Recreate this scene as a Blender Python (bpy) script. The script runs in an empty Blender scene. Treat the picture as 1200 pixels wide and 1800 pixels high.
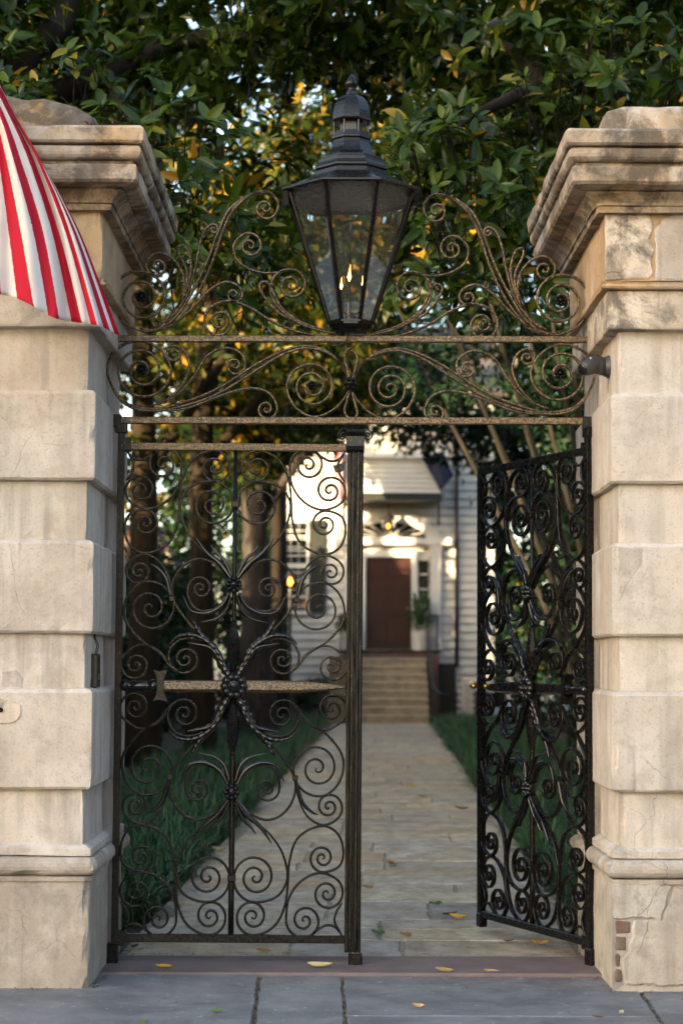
import bpy, bmesh, math, random
import numpy as np
from mathutils import Vector, Matrix, noise

SC = bpy.context.scene
COL = SC.collection
RAD = math.radians

# ------------------------------------------------------------------ camera
CAM_Y, CAM_Z = -9.5, 1.544
F_PX = 3230.0                      # focal length in pixels of a 1200 x 1800 frame
PITCH, ROLL = RAD(3.1), RAD(0.25)
PCY = 1166 - F_PX * math.tan(PITCH)
CAM_M = Matrix.Rotation(RAD(90) + PITCH, 3, 'X') @ Matrix.Rotation(ROLL, 3, 'Z')
cam_data = bpy.data.cameras.new('camera')
cam = bpy.data.objects.new('camera', cam_data)
COL.objects.link(cam)
cam.matrix_world = Matrix.Translation((0, CAM_Y, CAM_Z)) @ CAM_M.to_4x4()
cam_data.lens = F_PX / 1800 * 36
cam_data.sensor_width = 36
cam_data.sensor_fit = 'AUTO'
cam_data.shift_y = (PCY - 900) / 1800
cam_data.clip_start = 0.1
cam_data.clip_end = 1500
cam_data.dof.use_dof = True
cam_data.dof.focus_distance = 9.3
cam_data.dof.aperture_fstop = 2.5
SC.camera = cam

# ------------------------------------------------------------------ world, sun, exposure
SUN_EL = RAD(13)
SUN_AZ = RAD(42)                   # sun behind the camera, this far to its left
sun_dir = Vector((-math.sin(SUN_AZ) * math.cos(SUN_EL), -math.cos(SUN_AZ) * math.cos(SUN_EL), math.sin(SUN_EL)))
world = bpy.data.worlds.new('World')
SC.world = world
world.use_nodes = True
wn = world.node_tree
sky = wn.nodes.new('ShaderNodeTexSky')
sky.sky_type = 'NISHITA'
sky.sun_disc = False
sky.sun_elevation = SUN_EL
sky.sun_rotation = RAD(180) + SUN_AZ
sky.air_density = 1.0
sky.dust_density = 2.5
sky.ozone_density = 0.6
wn.links.new(sky.outputs[0], wn.nodes['Background'].inputs[0])
wn.nodes['Background'].inputs[1].default_value = 0.15
sun_data = bpy.data.lights.new('sun', 'SUN')
sun_data.energy = 5.0
sun_data.angle = RAD(0.5)
sun_data.color = (1.0, 0.72, 0.40)
sun = bpy.data.objects.new('sun', sun_data)
COL.objects.link(sun)
sun.rotation_euler = (-sun_dir).to_track_quat('-Z', 'Y').to_euler()
SC.view_settings.view_transform = 'Standard'
SC.view_settings.look = 'None'
SC.view_settings.gamma = 1
SC.view_settings.use_curve_mapping = False
SC.view_settings.exposure = 2.65
SC.render.engine = 'CYCLES'
SC.cycles.use_denoising = True
SC.cycles.max_bounces = 8
SC.cycles.transparent_max_bounces = 12
SC.cycles.sample_clamp_indirect = 6

# ------------------------------------------------------------------ measuring: where a line of sight meets a plane
def _ray(px, py):
    return CAM_M @ Vector(((px - 600) / F_PX, -(py - PCY) / F_PX, -1))
def P(px, py, Y=0.0):
    d = _ray(px, py)
    t = (Y - CAM_Y) / d.y
    return Vector((d.x * t, Y, CAM_Z + d.z * t))
def G(px, py, z=0.0):
    d = _ray(px, py)
    t = (z - CAM_Z) / d.z
    return Vector((d.x * t, CAM_Y + d.y * t, z))

# ------------------------------------------------------------------ mesh helpers
class MB:
    def __init__(s):
        s.v = []; s.f = []
    def add(s, vs, fs):
        n = len(s.v)
        s.v += [tuple(v) for v in vs]
        s.f += [tuple(i + n for i in f) for f in fs]
        return s
    def box(s, x0, x1, y0, y1, z0, z1, M=None, bev=0.0):
        if bev <= 0:
            vs = [(x, y, z) for z in (z0, z1) for x, y in ((x0, y0), (x1, y0), (x1, y1), (x0, y1))]
            fs = [(3, 2, 1, 0), (4, 5, 6, 7), (0, 1, 5, 4), (1, 2, 6, 5), (2, 3, 7, 6), (3, 0, 4, 7)]
        else:
            bm = bmesh.new()
            bmesh.ops.create_cube(bm, size=1)
            for v in bm.verts:
                v.co = ((x0 + x1) / 2 + v.co.x * (x1 - x0), (y0 + y1) / 2 + v.co.y * (y1 - y0), (z0 + z1) / 2 + v.co.z * (z1 - z0))
            bmesh.ops.bevel(bm, geom=bm.edges[:], offset=bev, segments=1, affect='EDGES')
            vs = [v.co.copy() for v in bm.verts]
            fs = [[v.index for v in f.verts] for f in bm.faces]
            bm.free()
        if M is not None:
            vs = [M @ Vector(v) for v in vs]
        return s.add(vs, fs)
    def tube(s, pts, rad, n=8, cap=True):
        pts = [Vector(p) for p in pts]
        if not hasattr(rad, '__len__'):
            rad = [rad] * len(pts)
        vs = []; fs = []
        prev = None
        for i, p in enumerate(pts):
            t = (pts[min(i + 1, len(pts) - 1)] - pts[max(i - 1, 0)]).normalized()
            if prev is None:
                a = Vector((0, 0, 1)) if abs(t.z) < .9 else Vector((1, 0, 0))
                u = t.cross(a).normalized()
            else:
                u = (prev - t * prev.dot(t)).normalized()
            prev = u
            w = t.cross(u)
            for k in range(n):
                an = 2 * math.pi * k / n
                vs.append(p + (u * math.cos(an) + w * math.sin(an)) * rad[i])
        for i in range(len(pts) - 1):
            for k in range(n):
                fs.append((i * n + k, i * n + (k + 1) % n, (i + 1) * n + (k + 1) % n, (i + 1) * n + k))
        if cap:
            fs.append(tuple(range(n - 1, -1, -1)))
            fs.append(tuple((len(pts) - 1) * n + k for k in range(n)))
        return s.add(vs, fs)
    def lathe(s, prof, c=(0, 0, 0), n=16, phase=0.0, axis='z', cap=True, M=None):
        """prof: (radius, height) from bottom to top"""
        vs = []; fs = []
        for r, h in prof:
            for k in range(n):
                a = phase + 2 * math.pi * k / n
                q = (r * math.cos(a), r * math.sin(a), h)
                if axis == 'x': q = (q[2], q[0], q[1])
                elif axis == 'y': q = (q[1], q[2], q[0])
                q = Vector(q)
                if M is not None: q = M @ q
                vs.append(q + Vector(c))
        for i in range(len(prof) - 1):
            for k in range(n):
                fs.append((i * n + k, i * n + (k + 1) % n, (i + 1) * n + (k + 1) % n, (i + 1) * n + k))
        if cap:
            fs.append(tuple(range(n - 1, -1, -1)))
            fs.append(tuple((len(prof) - 1) * n + k for k in range(n)))
        return s.add(vs, fs)
    def prism(s, outline, y0, y1):
        """outline of (x, z) pushed from y0 to y1"""
        n = len(outline)
        vs = [(x, y0, z) for x, z in outline] + [(x, y1, z) for x, z in outline]
        fs = [tuple(range(n)), tuple(range(2 * n - 1, n - 1, -1))]
        fs += [(i, i + n, (i + 1) % n + n, (i + 1) % n) for i in range(n)]
        return s.add(vs, fs)
    def ribbon(s, pts, th, dp, y=0.0, taper=True, ends=(0.45, 0.45)):
        """flat bar bent along (x, z) points: thickness th in the plane, depth dp across it"""
        n = len(pts)
        vs = []; fs = []
        for i in range(n):
            a = pts[max(i - 1, 0)]; b = pts[min(i + 1, n - 1)]
            tx, tz = b[0] - a[0], b[1] - a[1]
            l = math.hypot(tx, tz) or 1
            nx, nz = -tz / l, tx / l
            u = i / (n - 1)
            k = 1.0
            if taper:
                k = min(1, ends[0] + (1 - ends[0]) * u / .12) * min(1, ends[1] + (1 - ends[1]) * (1 - u) / .12)
            h = th / 2 * k; d = dp / 2; c = min(h, d) * .45
            for o, q in ((-h, -d + c), (-h + c, -d), (h - c, -d), (h, -d + c), (h, d - c), (h - c, d), (-h + c, d), (-h, d - c)):
                vs.append((pts[i][0] + nx * o, y + q, pts[i][1] + nz * o))
        for i in range(n - 1):
            for k in range(8):
                fs.append((i * 8 + k, i * 8 + (k + 1) % 8, (i + 1) * 8 + (k + 1) % 8, (i + 1) * 8 + k))
        fs.append(tuple(range(7, -1, -1)))
        fs.append(tuple((n - 1) * 8 + k for k in range(8)))
        return s.add(vs, fs)

ORIG = {}
def root_origin(o):
    while o.parent is not None:
        o = o.parent
    return ORIG.get(o.name, Vector((0, 0, 0)))

def empty(name, loc, label, cat, group=None):
    o = bpy.data.objects.new(name, None)
    COL.objects.link(o)
    o.location = loc
    o.empty_display_size = .1
    ORIG[o.name] = Vector(loc)
    o['label'] = label; o['category'] = cat
    if group: o['group'] = group
    return o

def mk(name, mb, mat, parent=None, smooth=False, label=None, cat=None, group=None, kind=None, flip=None, origin=None):
    """mb in world coordinates; the mesh is stored relative to its thing's origin"""
    org = root_origin(parent) if parent is not None else (Vector(origin) if origin is not None else Vector((0, 0, 0)))
    me = bpy.data.meshes.new(name)
    vs = [(v[0] - org[0], v[1] - org[1], v[2] - org[2]) for v in mb.v]
    fs = mb.f
    if flip is not None:
        vs = [(-v[0], v[1], v[2]) for v in vs]
        fs = [f[::-1] for f in fs]
    me.from_pydata(vs, [], fs)
    if smooth:
        me.polygons.foreach_set('use_smooth', [True] * len(me.polygons))
    me.update()
    if mat is not None: me.materials.append(mat)
    o = bpy.data.objects.new(name, me)
    COL.objects.link(o)
    if parent is not None:
        o.parent = parent
    else:
        o.location = org
        ORIG[o.name] = Vector(org)
    if label: o['label'] = label
    if cat: o['category'] = cat
    if group: o['group'] = group
    if kind: o['kind'] = kind
    return o

def np_mesh(name, V, F, mat, parent=None, rnd=None, smooth=False, kind=None, label=None, cat=None):
    """V (n,3) world, F (m,k) with k = 3 or 4"""
    org = root_origin(parent) if parent is not None else Vector((0, 0, 0))
    V = V - np.array(org)
    me = bpy.data.meshes.new(name)
    me.vertices.add(len(V)); me.vertices.foreach_set('co', V.astype(np.float32).ravel())
    m, k = F.shape
    me.loops.add(m * k); me.loops.foreach_set('vertex_index', F.astype(np.int32).ravel())
    me.polygons.add(m)
    me.polygons.foreach_set('loop_start', np.arange(0, m * k, k, dtype=np.int32))
    me.polygons.foreach_set('loop_total', np.full(m, k, dtype=np.int32))
    if smooth: me.polygons.foreach_set('use_smooth', np.ones(m, dtype=bool))
    if rnd is not None:
        at = me.attributes.new('rnd', 'FLOAT', 'POINT')
        at.data.foreach_set('value', rnd.astype(np.float32))
    me.update(calc_edges=True)
    if mat is not None: me.materials.append(mat)
    o = bpy.data.objects.new(name, me)
    COL.objects.link(o)
    if parent is not None: o.parent = parent
    if kind: o['kind'] = kind
    if label: o['label'] = label
    if cat: o['category'] = cat
    return o

def catmull(pts, seg=6):
    pts = [Vector(p) for p in pts]
    out = []
    n = len(pts)
    for i in range(n - 1):
        p0 = pts[i - 1] if i > 0 else pts[0] * 2 - pts[1]
        p1, p2 = pts[i], pts[i + 1]
        p3 = pts[i + 2] if i + 2 < n else pts[-1] * 2 - pts[-2]
        t1 = max((p1 - p0).length, 1e-6) ** .5; t2 = max((p2 - p1).length, 1e-6) ** .5; t3 = max((p3 - p2).length, 1e-6) ** .5
        for k in range(seg):
            t = k / seg * t2
            A1 = p0 * (-t / t1) + p1 * ((t + t1) / t1)
            A2 = p1 * ((t2 - t) / t2) + p2 * (t / t2)
            A3 = p2 * ((t2 + t3 - t) / t3) + p3 * ((t - t2) / t3)
            B1 = A1 * ((t2 - t) / (t1 + t2)) + A2 * ((t + t1) / (t1 + t2))
            B2 = A2 * ((t2 + t3 - t) / (t2 + t3)) + A3 * (t / (t2 + t3))
            out.append(B1 * ((t2 - t) / t2) + B2 * (t / t2))
    out.append(pts[-1])
    return out

def spiral(c, p, tangent, turns, rend=2.0, pw=1.1):
    """points winding from p in to the centre c, leaving p along the tangent"""
    c = Vector(c); p = Vector(p)
    d = p - c
    r0 = d.length; a0 = math.atan2(d.y, d.x)
    sg = 1 if d.x * tangent[1] - d.y * tangent[0] > 0 else -1
    n = max(6, int(turns * 10))
    out = []
    for i in range(1, n + 1):
        s = i / n
        r = rend + (r0 - rend) * (1 - s) ** pw
        a = a0 + sg * turns * 2 * math.pi * s
        out.append((c.x + r * math.cos(a), c.y + r * math.sin(a)))
    return out

def scroll(body, a=None, b=None, seg=4):
    """a, b: (cx, cy, turns[, rend]) volutes at the first and last body point"""
    pts = [tuple(p) for p in body]
    pre = post = []
    if a:
        t = Vector(pts[0]) - Vector(pts[1])
        pre = spiral(a[:2], pts[0], t, a[2] + .35, *(a[3:]))[::-1]
    if b:
        t = Vector(pts[-1]) - Vector(pts[-2])
        post = spiral(b[:2], pts[-1], t, b[2] + .35, *(b[3:]))
    return catmull([*pre, *pts, *post], seg)

def fbm(x, y, z, s=1.0):
    return noise.noise(Vector((x * s, y * s, z * s)))
# ------------------------------------------------------------------ materials
class NT:
    def __init__(s, name):
        s.m = bpy.data.materials.new(name)
        s.m.use_nodes = True
        s.t = s.m.node_tree
        s.b = s.t.nodes['Principled BSDF']
        s.out = s.t.nodes['Material Output']
        s.co = s.t.nodes.new('ShaderNodeTexCoord').outputs['Object']
    def n(s, kind, **kw):
        o = s.t.nodes.new(kind)
        for k, v in kw.items(): setattr(o, k, v)
        return o
    def link(s, a, b): s.t.links.new(a, b)
    def val(s, sock, v):
        if hasattr(v, 'is_linked') or hasattr(v, 'links'): s.link(v, sock)
        else:
            if isinstance(v, tuple) and len(v) == 3 and sock.type == 'RGBA': v = (*v, 1)
            sock.default_value = v
    def geo(s):
        return s.n('ShaderNodeNewGeometry').outputs['Position']
    def noise(s, scale, detail=3, rough=.55, vec=None, dist=0.0, stretch=None):
        o = s.n('ShaderNodeTexNoise')
        v = vec or s.co
        if stretch:
            mp = s.n('ShaderNodeMapping'); s.link(v, mp.inputs[0]); mp.inputs['Scale'].default_value = stretch; v = mp.outputs[0]
        s.link(v, o.inputs['Vector'])
        o.inputs['Scale'].default_value = scale; o.inputs['Detail'].default_value = detail
        o.inputs['Roughness'].default_value = rough; o.inputs['Distortion'].default_value = dist
        return o.outputs['Fac']
    def step(s, fac, lo, hi, a=0.0, b=1.0):
        o = s.n('ShaderNodeMapRange'); s.link(fac, o.inputs[0])
        o.inputs[1].default_value = lo; o.inputs[2].default_value = hi; o.inputs[3].default_value = a; o.inputs[4].default_value = b
        return o.outputs[0]
    def math(s, op, a, b=0.0):
        o = s.n('ShaderNodeMath', operation=op)
        s.val(o.inputs[0], a); s.val(o.inputs[1], b)
        return o.outputs[0]
    def mix(s, fac, a, b, mode='MIX'):
        o = s.n('ShaderNodeMix', data_type='RGBA', blend_type=mode)
        s.val(o.inputs[0], fac); s.val(o.inputs[6], a); s.val(o.inputs[7], b)
        return o.outputs[2]
    def ramp(s, fac, stops):
        o = s.n('ShaderNodeValToRGB'); s.link(fac, o.inputs[0])
        e = o.color_ramp.elements
        while len(e) < len(stops): e.new(.5)
        for k, (p, c) in enumerate(stops):
            e[k].position = p; e[k].color = (*c, 1)
        return o.outputs[0]
    def attr(s, name='rnd'):
        o = s.n('ShaderNodeAttribute'); o.attribute_name = name
        return o.outputs['Fac']
    def objrnd(s):
        return s.n('ShaderNodeObjectInfo').outputs['Random']
    def bump(s, h, strength=.3, dist=.01):
        o = s.n('ShaderNodeBump'); s.link(h, o.inputs['Height'])
        o.inputs['Strength'].default_value = strength; o.inputs['Distance'].default_value = dist
        s.link(o.outputs[0], s.b.inputs['Normal'])
    def set(s, color=None, rough=None, metal=None, spec=None):
        if color is not None: s.val(s.b.inputs['Base Color'], color)
        if rough is not None: s.val(s.b.inputs['Roughness'], rough)
        if metal is not None: s.val(s.b.inputs['Metallic'], metal)
        if spec is not None: s.val(s.b.inputs['Specular IOR Level'], spec)
        return s.m
    def cracks(s, scale, width, vec=None, dist=.12):
        nv = s.n('ShaderNodeTexNoise'); s.link(vec or s.co, nv.inputs['Vector']); nv.inputs['Scale'].default_value = 5; nv.inputs['Detail'].default_value = 4
        ad = s.n('ShaderNodeMixRGB'); ad.blend_type = 'ADD'; ad.inputs[0].default_value = dist
        s.link(vec or s.co, ad.inputs[1]); s.link(nv.outputs['Color'], ad.inputs[2])
        o = s.n('ShaderNodeTexVoronoi', feature='DISTANCE_TO_EDGE'); s.link(ad.outputs[0], o.inputs['Vector']); o.inputs['Scale'].default_value = scale
        return s.step(o.outputs['Distance'], width, width * .25, 0, 1)

def flat(name, c, rough=.6, metal=0.0, var=.25, scale=8, bump=.0, bscale=60, spec=.5):
    t = NT(name)
    d = tuple(x * (1 - var) for x in c)
    col = t.mix(t.step(t.noise(scale, 4), .35, .65), c, d)
    t.set(col, rough, metal, spec)
    if bump: t.bump(t.noise(bscale, 3), bump, .004)
    return t.m

def stucco(name, c1, c2, grime, ochre=0.0, crack=.6, dark_amt=.5):
    t = NT(name)
    col = t.mix(t.step(t.noise(1.9, 6, .65), .40, .60), c1, c2)
    col = t.mix(t.math('MULTIPLY', t.step(t.noise(3.1, 6, .62, dist=.6), .50, .66), .55), col, (.56, .53, .49))
    if ochre:
        col = t.mix(t.math('MULTIPLY', t.step(t.noise(3.6, 6, .65, stretch=(1, 1, .6)), .42, .58), ochre), col, (.42, .25, .085))
    orr = t.objrnd()
    col = t.mix(t.step(orr, 0, 1, .0, .42), col, t.mix(1.0, col, (.80, .78, .77), 'MULTIPLY'))
    gp = t.geo()
    stk = t.math('MULTIPLY', t.step(t.noise(9, 4, .6, gp, stretch=(1.6, 1.6, .10)), .53, .66), t.step(t.noise(1.3, 3, .5, gp), .44, .60))
    col = t.mix(t.math('MULTIPLY', stk, .48 + .5 * max(0, dark_amt - .42)), col, (.17, .145, .12))
    col = t.mix(t.math('MULTIPLY', t.step(t.noise(1.1, 5, .6, gp), .54, .66), .30), col, (.36, .36, .30))
    if dark_amt > .6:
        col = t.mix(t.math('MULTIPLY', t.step(t.noise(2.7, 7, .72, gp, dist=.5), .485, .575), .80), col, (.055, .046, .037))
    gr = t.math('MULTIPLY', t.step(t.noise(6, 8, .72, dist=.4), .49, .63), dark_amt)
    col = t.mix(gr, col, grime)
    col = t.mix(t.math('MULTIPLY', t.step(t.noise(2.3, 3, .5, stretch=(3.5, 3.5, .30)), .48, .66), .38), col, (.22, .19, .155))
    sp = t.math('MULTIPLY', t.step(t.noise(85, 4, .7), .55, .68), .5)
    col = t.mix(sp, col, (.20, .17, .14))
    ck = t.math('MULTIPLY', t.cracks(2.0, .0045), t.step(t.noise(2.6, 3), .53, .60))
    ck = t.math('MULTIPLY', ck, crack)
    col = t.mix(ck, col, (.09, .075, .06))
    t.set(col, .88, 0, .25)
    h = t.math('ADD', t.math('MULTIPLY', t.noise(14, 5), 1.0), t.math('MULTIPLY', t.noise(95, 4, .7), .6))
    h = t.math('SUBTRACT', h, t.math('MULTIPLY', ck, 1.2))
    t.bump(h, .5, .012)
    return t.m

M = {}
M['stucco'] = stucco('stucco', (.57, .525, .475), (.46, .415, .37), (.30, .255, .21), ochre=.12, crack=.3, dark_amt=.42)
M['stucco_base'] = stucco('stucco_base', (.44, .395, .34), (.35, .31, .265), (.19, .165, .14), ochre=.04, crack=.45, dark_amt=.55)
M['cornice'] = stucco('cornice', (.47, .405, .33), (.34, .275, .205), (.085, .065, .045), ochre=.5, crack=.4, dark_amt=.85)
M['frieze'] = stucco('frieze', (.50, .37, .24), (.44, .315, .195), (.20, .15, .10), ochre=.55, crack=.8, dark_amt=.5)
M['whitewash'] = stucco('whitewash', (.66, .61, .53), (.58, .52, .44), (.28, .23, .18), ochre=.28, crack=.9, dark_amt=.75)
M['capstone'] = stucco('capstone', (.24, .175, .11), (.16, .115, .07), (.06, .052, .036), ochre=.4, crack=.2, dark_amt=.8)

def iron(name, worn_glow, rough=.36, gloss=.5):  # gold tint paints in a warm sky reflection; pale chips are wear
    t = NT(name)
    lo = .635 - .50 * worn_glow
    w = t.math('MULTIPLY', t.step(t.noise(120, 5, .7), lo, lo + .09 + .55 * worn_glow), min(.62, .40 + .5 * worn_glow) if worn_glow < .35 else .88)
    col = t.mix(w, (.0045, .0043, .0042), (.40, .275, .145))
    ch = t.math('MULTIPLY', t.step(t.noise(160, 2), .71, .75), .05 + worn_glow * .5)
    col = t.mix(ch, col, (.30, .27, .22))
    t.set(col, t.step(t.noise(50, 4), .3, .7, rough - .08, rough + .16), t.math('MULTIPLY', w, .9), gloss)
    t.bump(t.noise(150, 3, .6), .15 + .6 * min(.5, worn_glow), .0025)
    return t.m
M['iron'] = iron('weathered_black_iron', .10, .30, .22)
M['iron_rail'] = iron('gold_lit_iron_rail', .46, .33, .3)  # painted gold reflection is strongest on the rails
M['iron_over'] = iron('gold_lit_overthrow_iron', .40, .30, .28)
M['iron_scroll'] = iron('lit_scroll_iron', .26, .28, .25)  # upper scrolls, with the gold light painted on
M['iron_low'] = iron('shaded_scroll_iron', .06, .26, .20)  # lower scrolls, same iron painted as if out of the light
M['iron_black'] = iron('glossy_black_iron', .02, .22, .24)
M['iron_lantern'] = iron('lantern_black_iron', .015, .17, .24)
M['iron_gloss'] = iron('glossy_iron_leaf', .02, .13, .5)
M['brass'] = flat('brass', (.55, .32, .09), .28, 1.0, .2)

def leafmat(name, stops, rough=.32, trans=.3, spec=.5, use_attr=True, tcol=(1.2, 1.15, .5)):
    t = NT(name)
    f = t.attr() if use_attr else t.objrnd()
    col = t.ramp(f, stops)
    col = t.mix(t.math('MULTIPLY', t.noise(9, 3), .5), col, t.mix(1.0, col, (.55, .6, .5), 'MULTIPLY'))
    t.set(col, rough, 0, spec)
    tr = t.n('ShaderNodeBsdfTranslucent')
    t.link(t.mix(1.0, col, tcol, 'MULTIPLY'), tr.inputs['Color'])
    mx = t.n('ShaderNodeMixShader'); mx.inputs[0].default_value = trans
    t.link(t.b.outputs[0], mx.inputs[1]); t.link(tr.outputs[0], mx.inputs[2])
    t.link(mx.outputs[0], t.out.inputs['Surface'])
    return t.m
M['magnolia'] = leafmat('magnolia_leaf', [(0, (.008, .018, .003)), (.45, (.021, .044, .006)), (.80, (.052, .088, .011)), (.90, (.13, .12, .016)), (.955, (.30, .16, .02)), (1, (.14, .055, .013))], .22, .28, .17)
M['garden_leaf'] = leafmat('garden_leaf', [(0, (.008, .018, .004)), (.46, (.018, .036, .007)), (.68, (.07, .075, .011)), (.82, (.28, .18, .022)), (1, (.44, .20, .02))], .38, .42, .14)
M['dark_leaf'] = leafmat('dark_evergreen_leaf', [(0, (.006, .018, .010)), (.6, (.012, .034, .017)), (.93, (.03, .065, .022)), (1, (.15, .12, .03))], .36, .22, .16)
M['grass'] = leafmat('border_grass_blade', [(0, (.010, .040, .011)), (.55, (.030, .098, .026)), (.90, (.085, .18, .045)), (.96, (.12, .15, .05)), (1, (.24, .19, .08))], .36, .22)
M['potted'] = leafmat('potted_plant_leaf', [(0, (.03, .07, .02)), (1, (.08, .15, .04))], .5, .2)
M['fern'] = leafmat('succulent', [(0, (.10, .045, .03)), (.5, (.08, .09, .035)), (1, (.05, .11, .03))], .5, .15)

def bark(name, c1, c2, stretch=(1, 1, .25), sc=9):
    t = NT(name)
    f = t.noise(sc, 6, .65, stretch=stretch, dist=.3)
    col = t.mix(t.step(f, .36, .62), c2, c1)
    t.set(col, .9, 0, .2)
    t.bump(f, .8, .03)
    return t.m
M['bark_dark'] = bark('dark_bark', (.016, .012, .009), (.006, .005, .004))
M['bark_ochre'] = bark('ochre_bark', (.019, .013, .0045), (.006, .0045, .002), sc=6)
M['bark_grey'] = bark('shaggy_grey_bark', (.052, .045, .041), (.012, .010, .009), (2, 2, .18), 12)
M['bark_pale'] = bark('pale_smooth_bark', (.022, .020, .016), (.009, .008, .006), (1, 1, .2), 6)

def slate():
    t = NT('slate')
    r = t.objrnd()
    col = t.mix(t.step(t.noise(2.6, 7, .7), .40, .60), (.180, .185, .190), (.103, .107, .112))
    col = t.mix(t.math('MULTIPLY', t.step(t.noise(9, 7, .7, stretch=(.5, 1.6, 1)), .52, .70), .5), col, (.155, .165, .178))
    col = t.mix(t.math('MULTIPLY', r, .25), col, (.085, .088, .092))
    sp = t.math('MULTIPLY', t.step(t.noise(22, 3, .5), .66, .70), .7)
    col = t.mix(sp, col, (.38, .38, .37))
    t.set(col, t.step(t.noise(6, 4), .3, .7, .5, .72), 0, .4)
    t.bump(t.math('ADD', t.noise(5, 6, .6, stretch=(.6, 1.5, 1)), t.math('MULTIPLY', t.noise(60, 3), .2)), .35, .012)
    return t.m
M['slate'] = slate()
def flagstone():
    t = NT('path_flagstone')
    r = t.objrnd()
    base = t.ramp(r, [(0, (.33, .31, .27)), (.25, (.55, .46, .33)), (.5, (.40, .39, .36)), (.75, (.60, .50, .34)), (1, (.42, .34, .23))])
    g = t.geo()
    col = t.mix(t.step(t.noise(4, 6, .65, g, stretch=(1.3, .6, 1)), .38, .62), base, t.mix(1.0, base, (.62, .60, .55), 'MULTIPLY'))
    col = t.mix(t.math('MULTIPLY', t.step(t.noise(2.6, 5, .65, g), .50, .62), .65), col, (.36, .26, .14))
    col = t.mix(t.math('MULTIPLY', t.step(t.noise(8, 7, .75, g), .53, .64), .6), col, (.11, .095, .075))
    t.set(col, .68, 0, .35)
    t.bump(t.math('ADD', t.noise(7, 6, .65, g, stretch=(1.3, .6, 1)), t.math('MULTIPLY', t.noise(70, 3, .5, g), .2)), .5, .02)
    return t.m
M['flagstone'] = flagstone()
M['redstone'] = flat('red_sandstone_sill', (.150, .115, .113), .68, 0, .3, 5, .3, 40)
M['soil'] = flat('soil', (.045, .035, .024), .95, 0, .45, 5, .6, 40)
M['joint'] = flat('joint_grit', (.12, .10, .075), .95, 0, .6, 60, .8, 130)
M['stone_dust'] = flat('stone_dust', (.33, .285, .215), .95, 0, .55, 14, .6, 90)
M['asphalt'] = flat('asphalt', (.05, .05, .05), .85, 0, .2, 10, .4, 90)
M['white_paint'] = flat('white_paint', (.56, .56, .54), .5, 0, .10, 3)
M['clapboard'] = flat('white_clapboard', (.52, .525, .505), .6, 0, .14, 2, .15, 20)
M['shingle'] = flat('pale_roof_shingle', (.50, .49, .48), .75, 0, .3, 4, .3, 30)
M['roof_dark'] = flat('dark_roof', (.06, .055, .055), .8, 0, .3, 4)
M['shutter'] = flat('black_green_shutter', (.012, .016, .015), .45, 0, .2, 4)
M['door'] = flat('dark_red_door', (.034, .011, .009), .38, 0, .3, 3)
M['window_glass'] = flat('window_glass', (.012, .016, .02), .06, 0, .1, 3, spec=.9)
M['stair'] = flat('sandstone_step', (.36, .28, .17), .8, 0, .4, 4, .4, 30)
M['tread'] = flat('sandstone_tread', (.44, .38, .28), .8, 0, .35, 4, .4, 30)
M['black_metal'] = flat('black_metal', (.012, .012, .012), .35, 0, .2, 10)
M['grey_plastic'] = flat('dark_grey_plastic', (.040, .041, .045), .42, 0, .12, 30)
M['black_plastic'] = flat('black_plastic', (.008, .008, .010), .22, 0, .1, 30)
M['mortar_and_shadow'] = flat('mortar_and_shadow', (.28, .26, .235), .95, 0, .3, 12, .4, 60)  # also the painted shadow behind the clapboards
def brickmat():
    t = NT('old_brick')
    r = t.objrnd()
    base = t.ramp(r, [(0, (.085, .042, .033)), (.4, (.12, .06, .046)), (.7, (.08, .052, .048)), (1, (.15, .085, .068))])
    t.set(t.mix(t.step(t.noise(12, 5, .65, t.geo()), .4, .65), base, (.15, .115, .095)), .9, 0, .2)
    t.bump(t.noise(50, 3), .4, .006)
    return t.m
M['brick'] = brickmat()
M['terracotta'] = flat('terracotta', (.30, .13, .07), .8, 0, .3, 8)
M['cream'] = flat('shade_house_cream_stucco', (.50, .42, .31), .85, 0, .2, 2)
M['navy'] = flat('navy_cloth', (.010, .014, .045), .85, 0, .2, 6)
M['flower'] = flat('yellow_petal', (.75, .50, .10), .6, 0, .3, 30)
M['white_pot'] = flat('white_pot', (.55, .53, .48), .6, 0, .15, 6)

def stripes():
    t = NT('striped_flag_cloth')
    uv = t.n('ShaderNodeTexCoord').outputs['UV']
    sx = t.n('ShaderNodeSeparateXYZ'); t.link(uv, sx.inputs[0])
    w = t.math('ADD', sx.outputs[0], t.math('MULTIPLY', t.math('SUBTRACT', t.noise(45, 4, .7), .5), .16))
    par = t.math('MODULO', t.math('FLOOR', w), 2.0)
    col = t.mix(t.step(par, .4, .6), (.42, .010, .028), (.62, .59, .575))
    t.set(col, .8, 0, .2)
    tr = t.n('ShaderNodeBsdfTranslucent'); t.link(col, tr.inputs['Color'])
    mx = t.n('ShaderNodeMixShader'); mx.inputs[0].default_value = .25
    t.link(t.b.outputs[0], mx.inputs[1]); t.link(tr.outputs[0], mx.inputs[2]); t.link(mx.outputs[0], t.out.inputs['Surface'])
    t.bump(t.noise(260, 2), .25, .001)
    return t.m
M['stripes'] = stripes()
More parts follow.
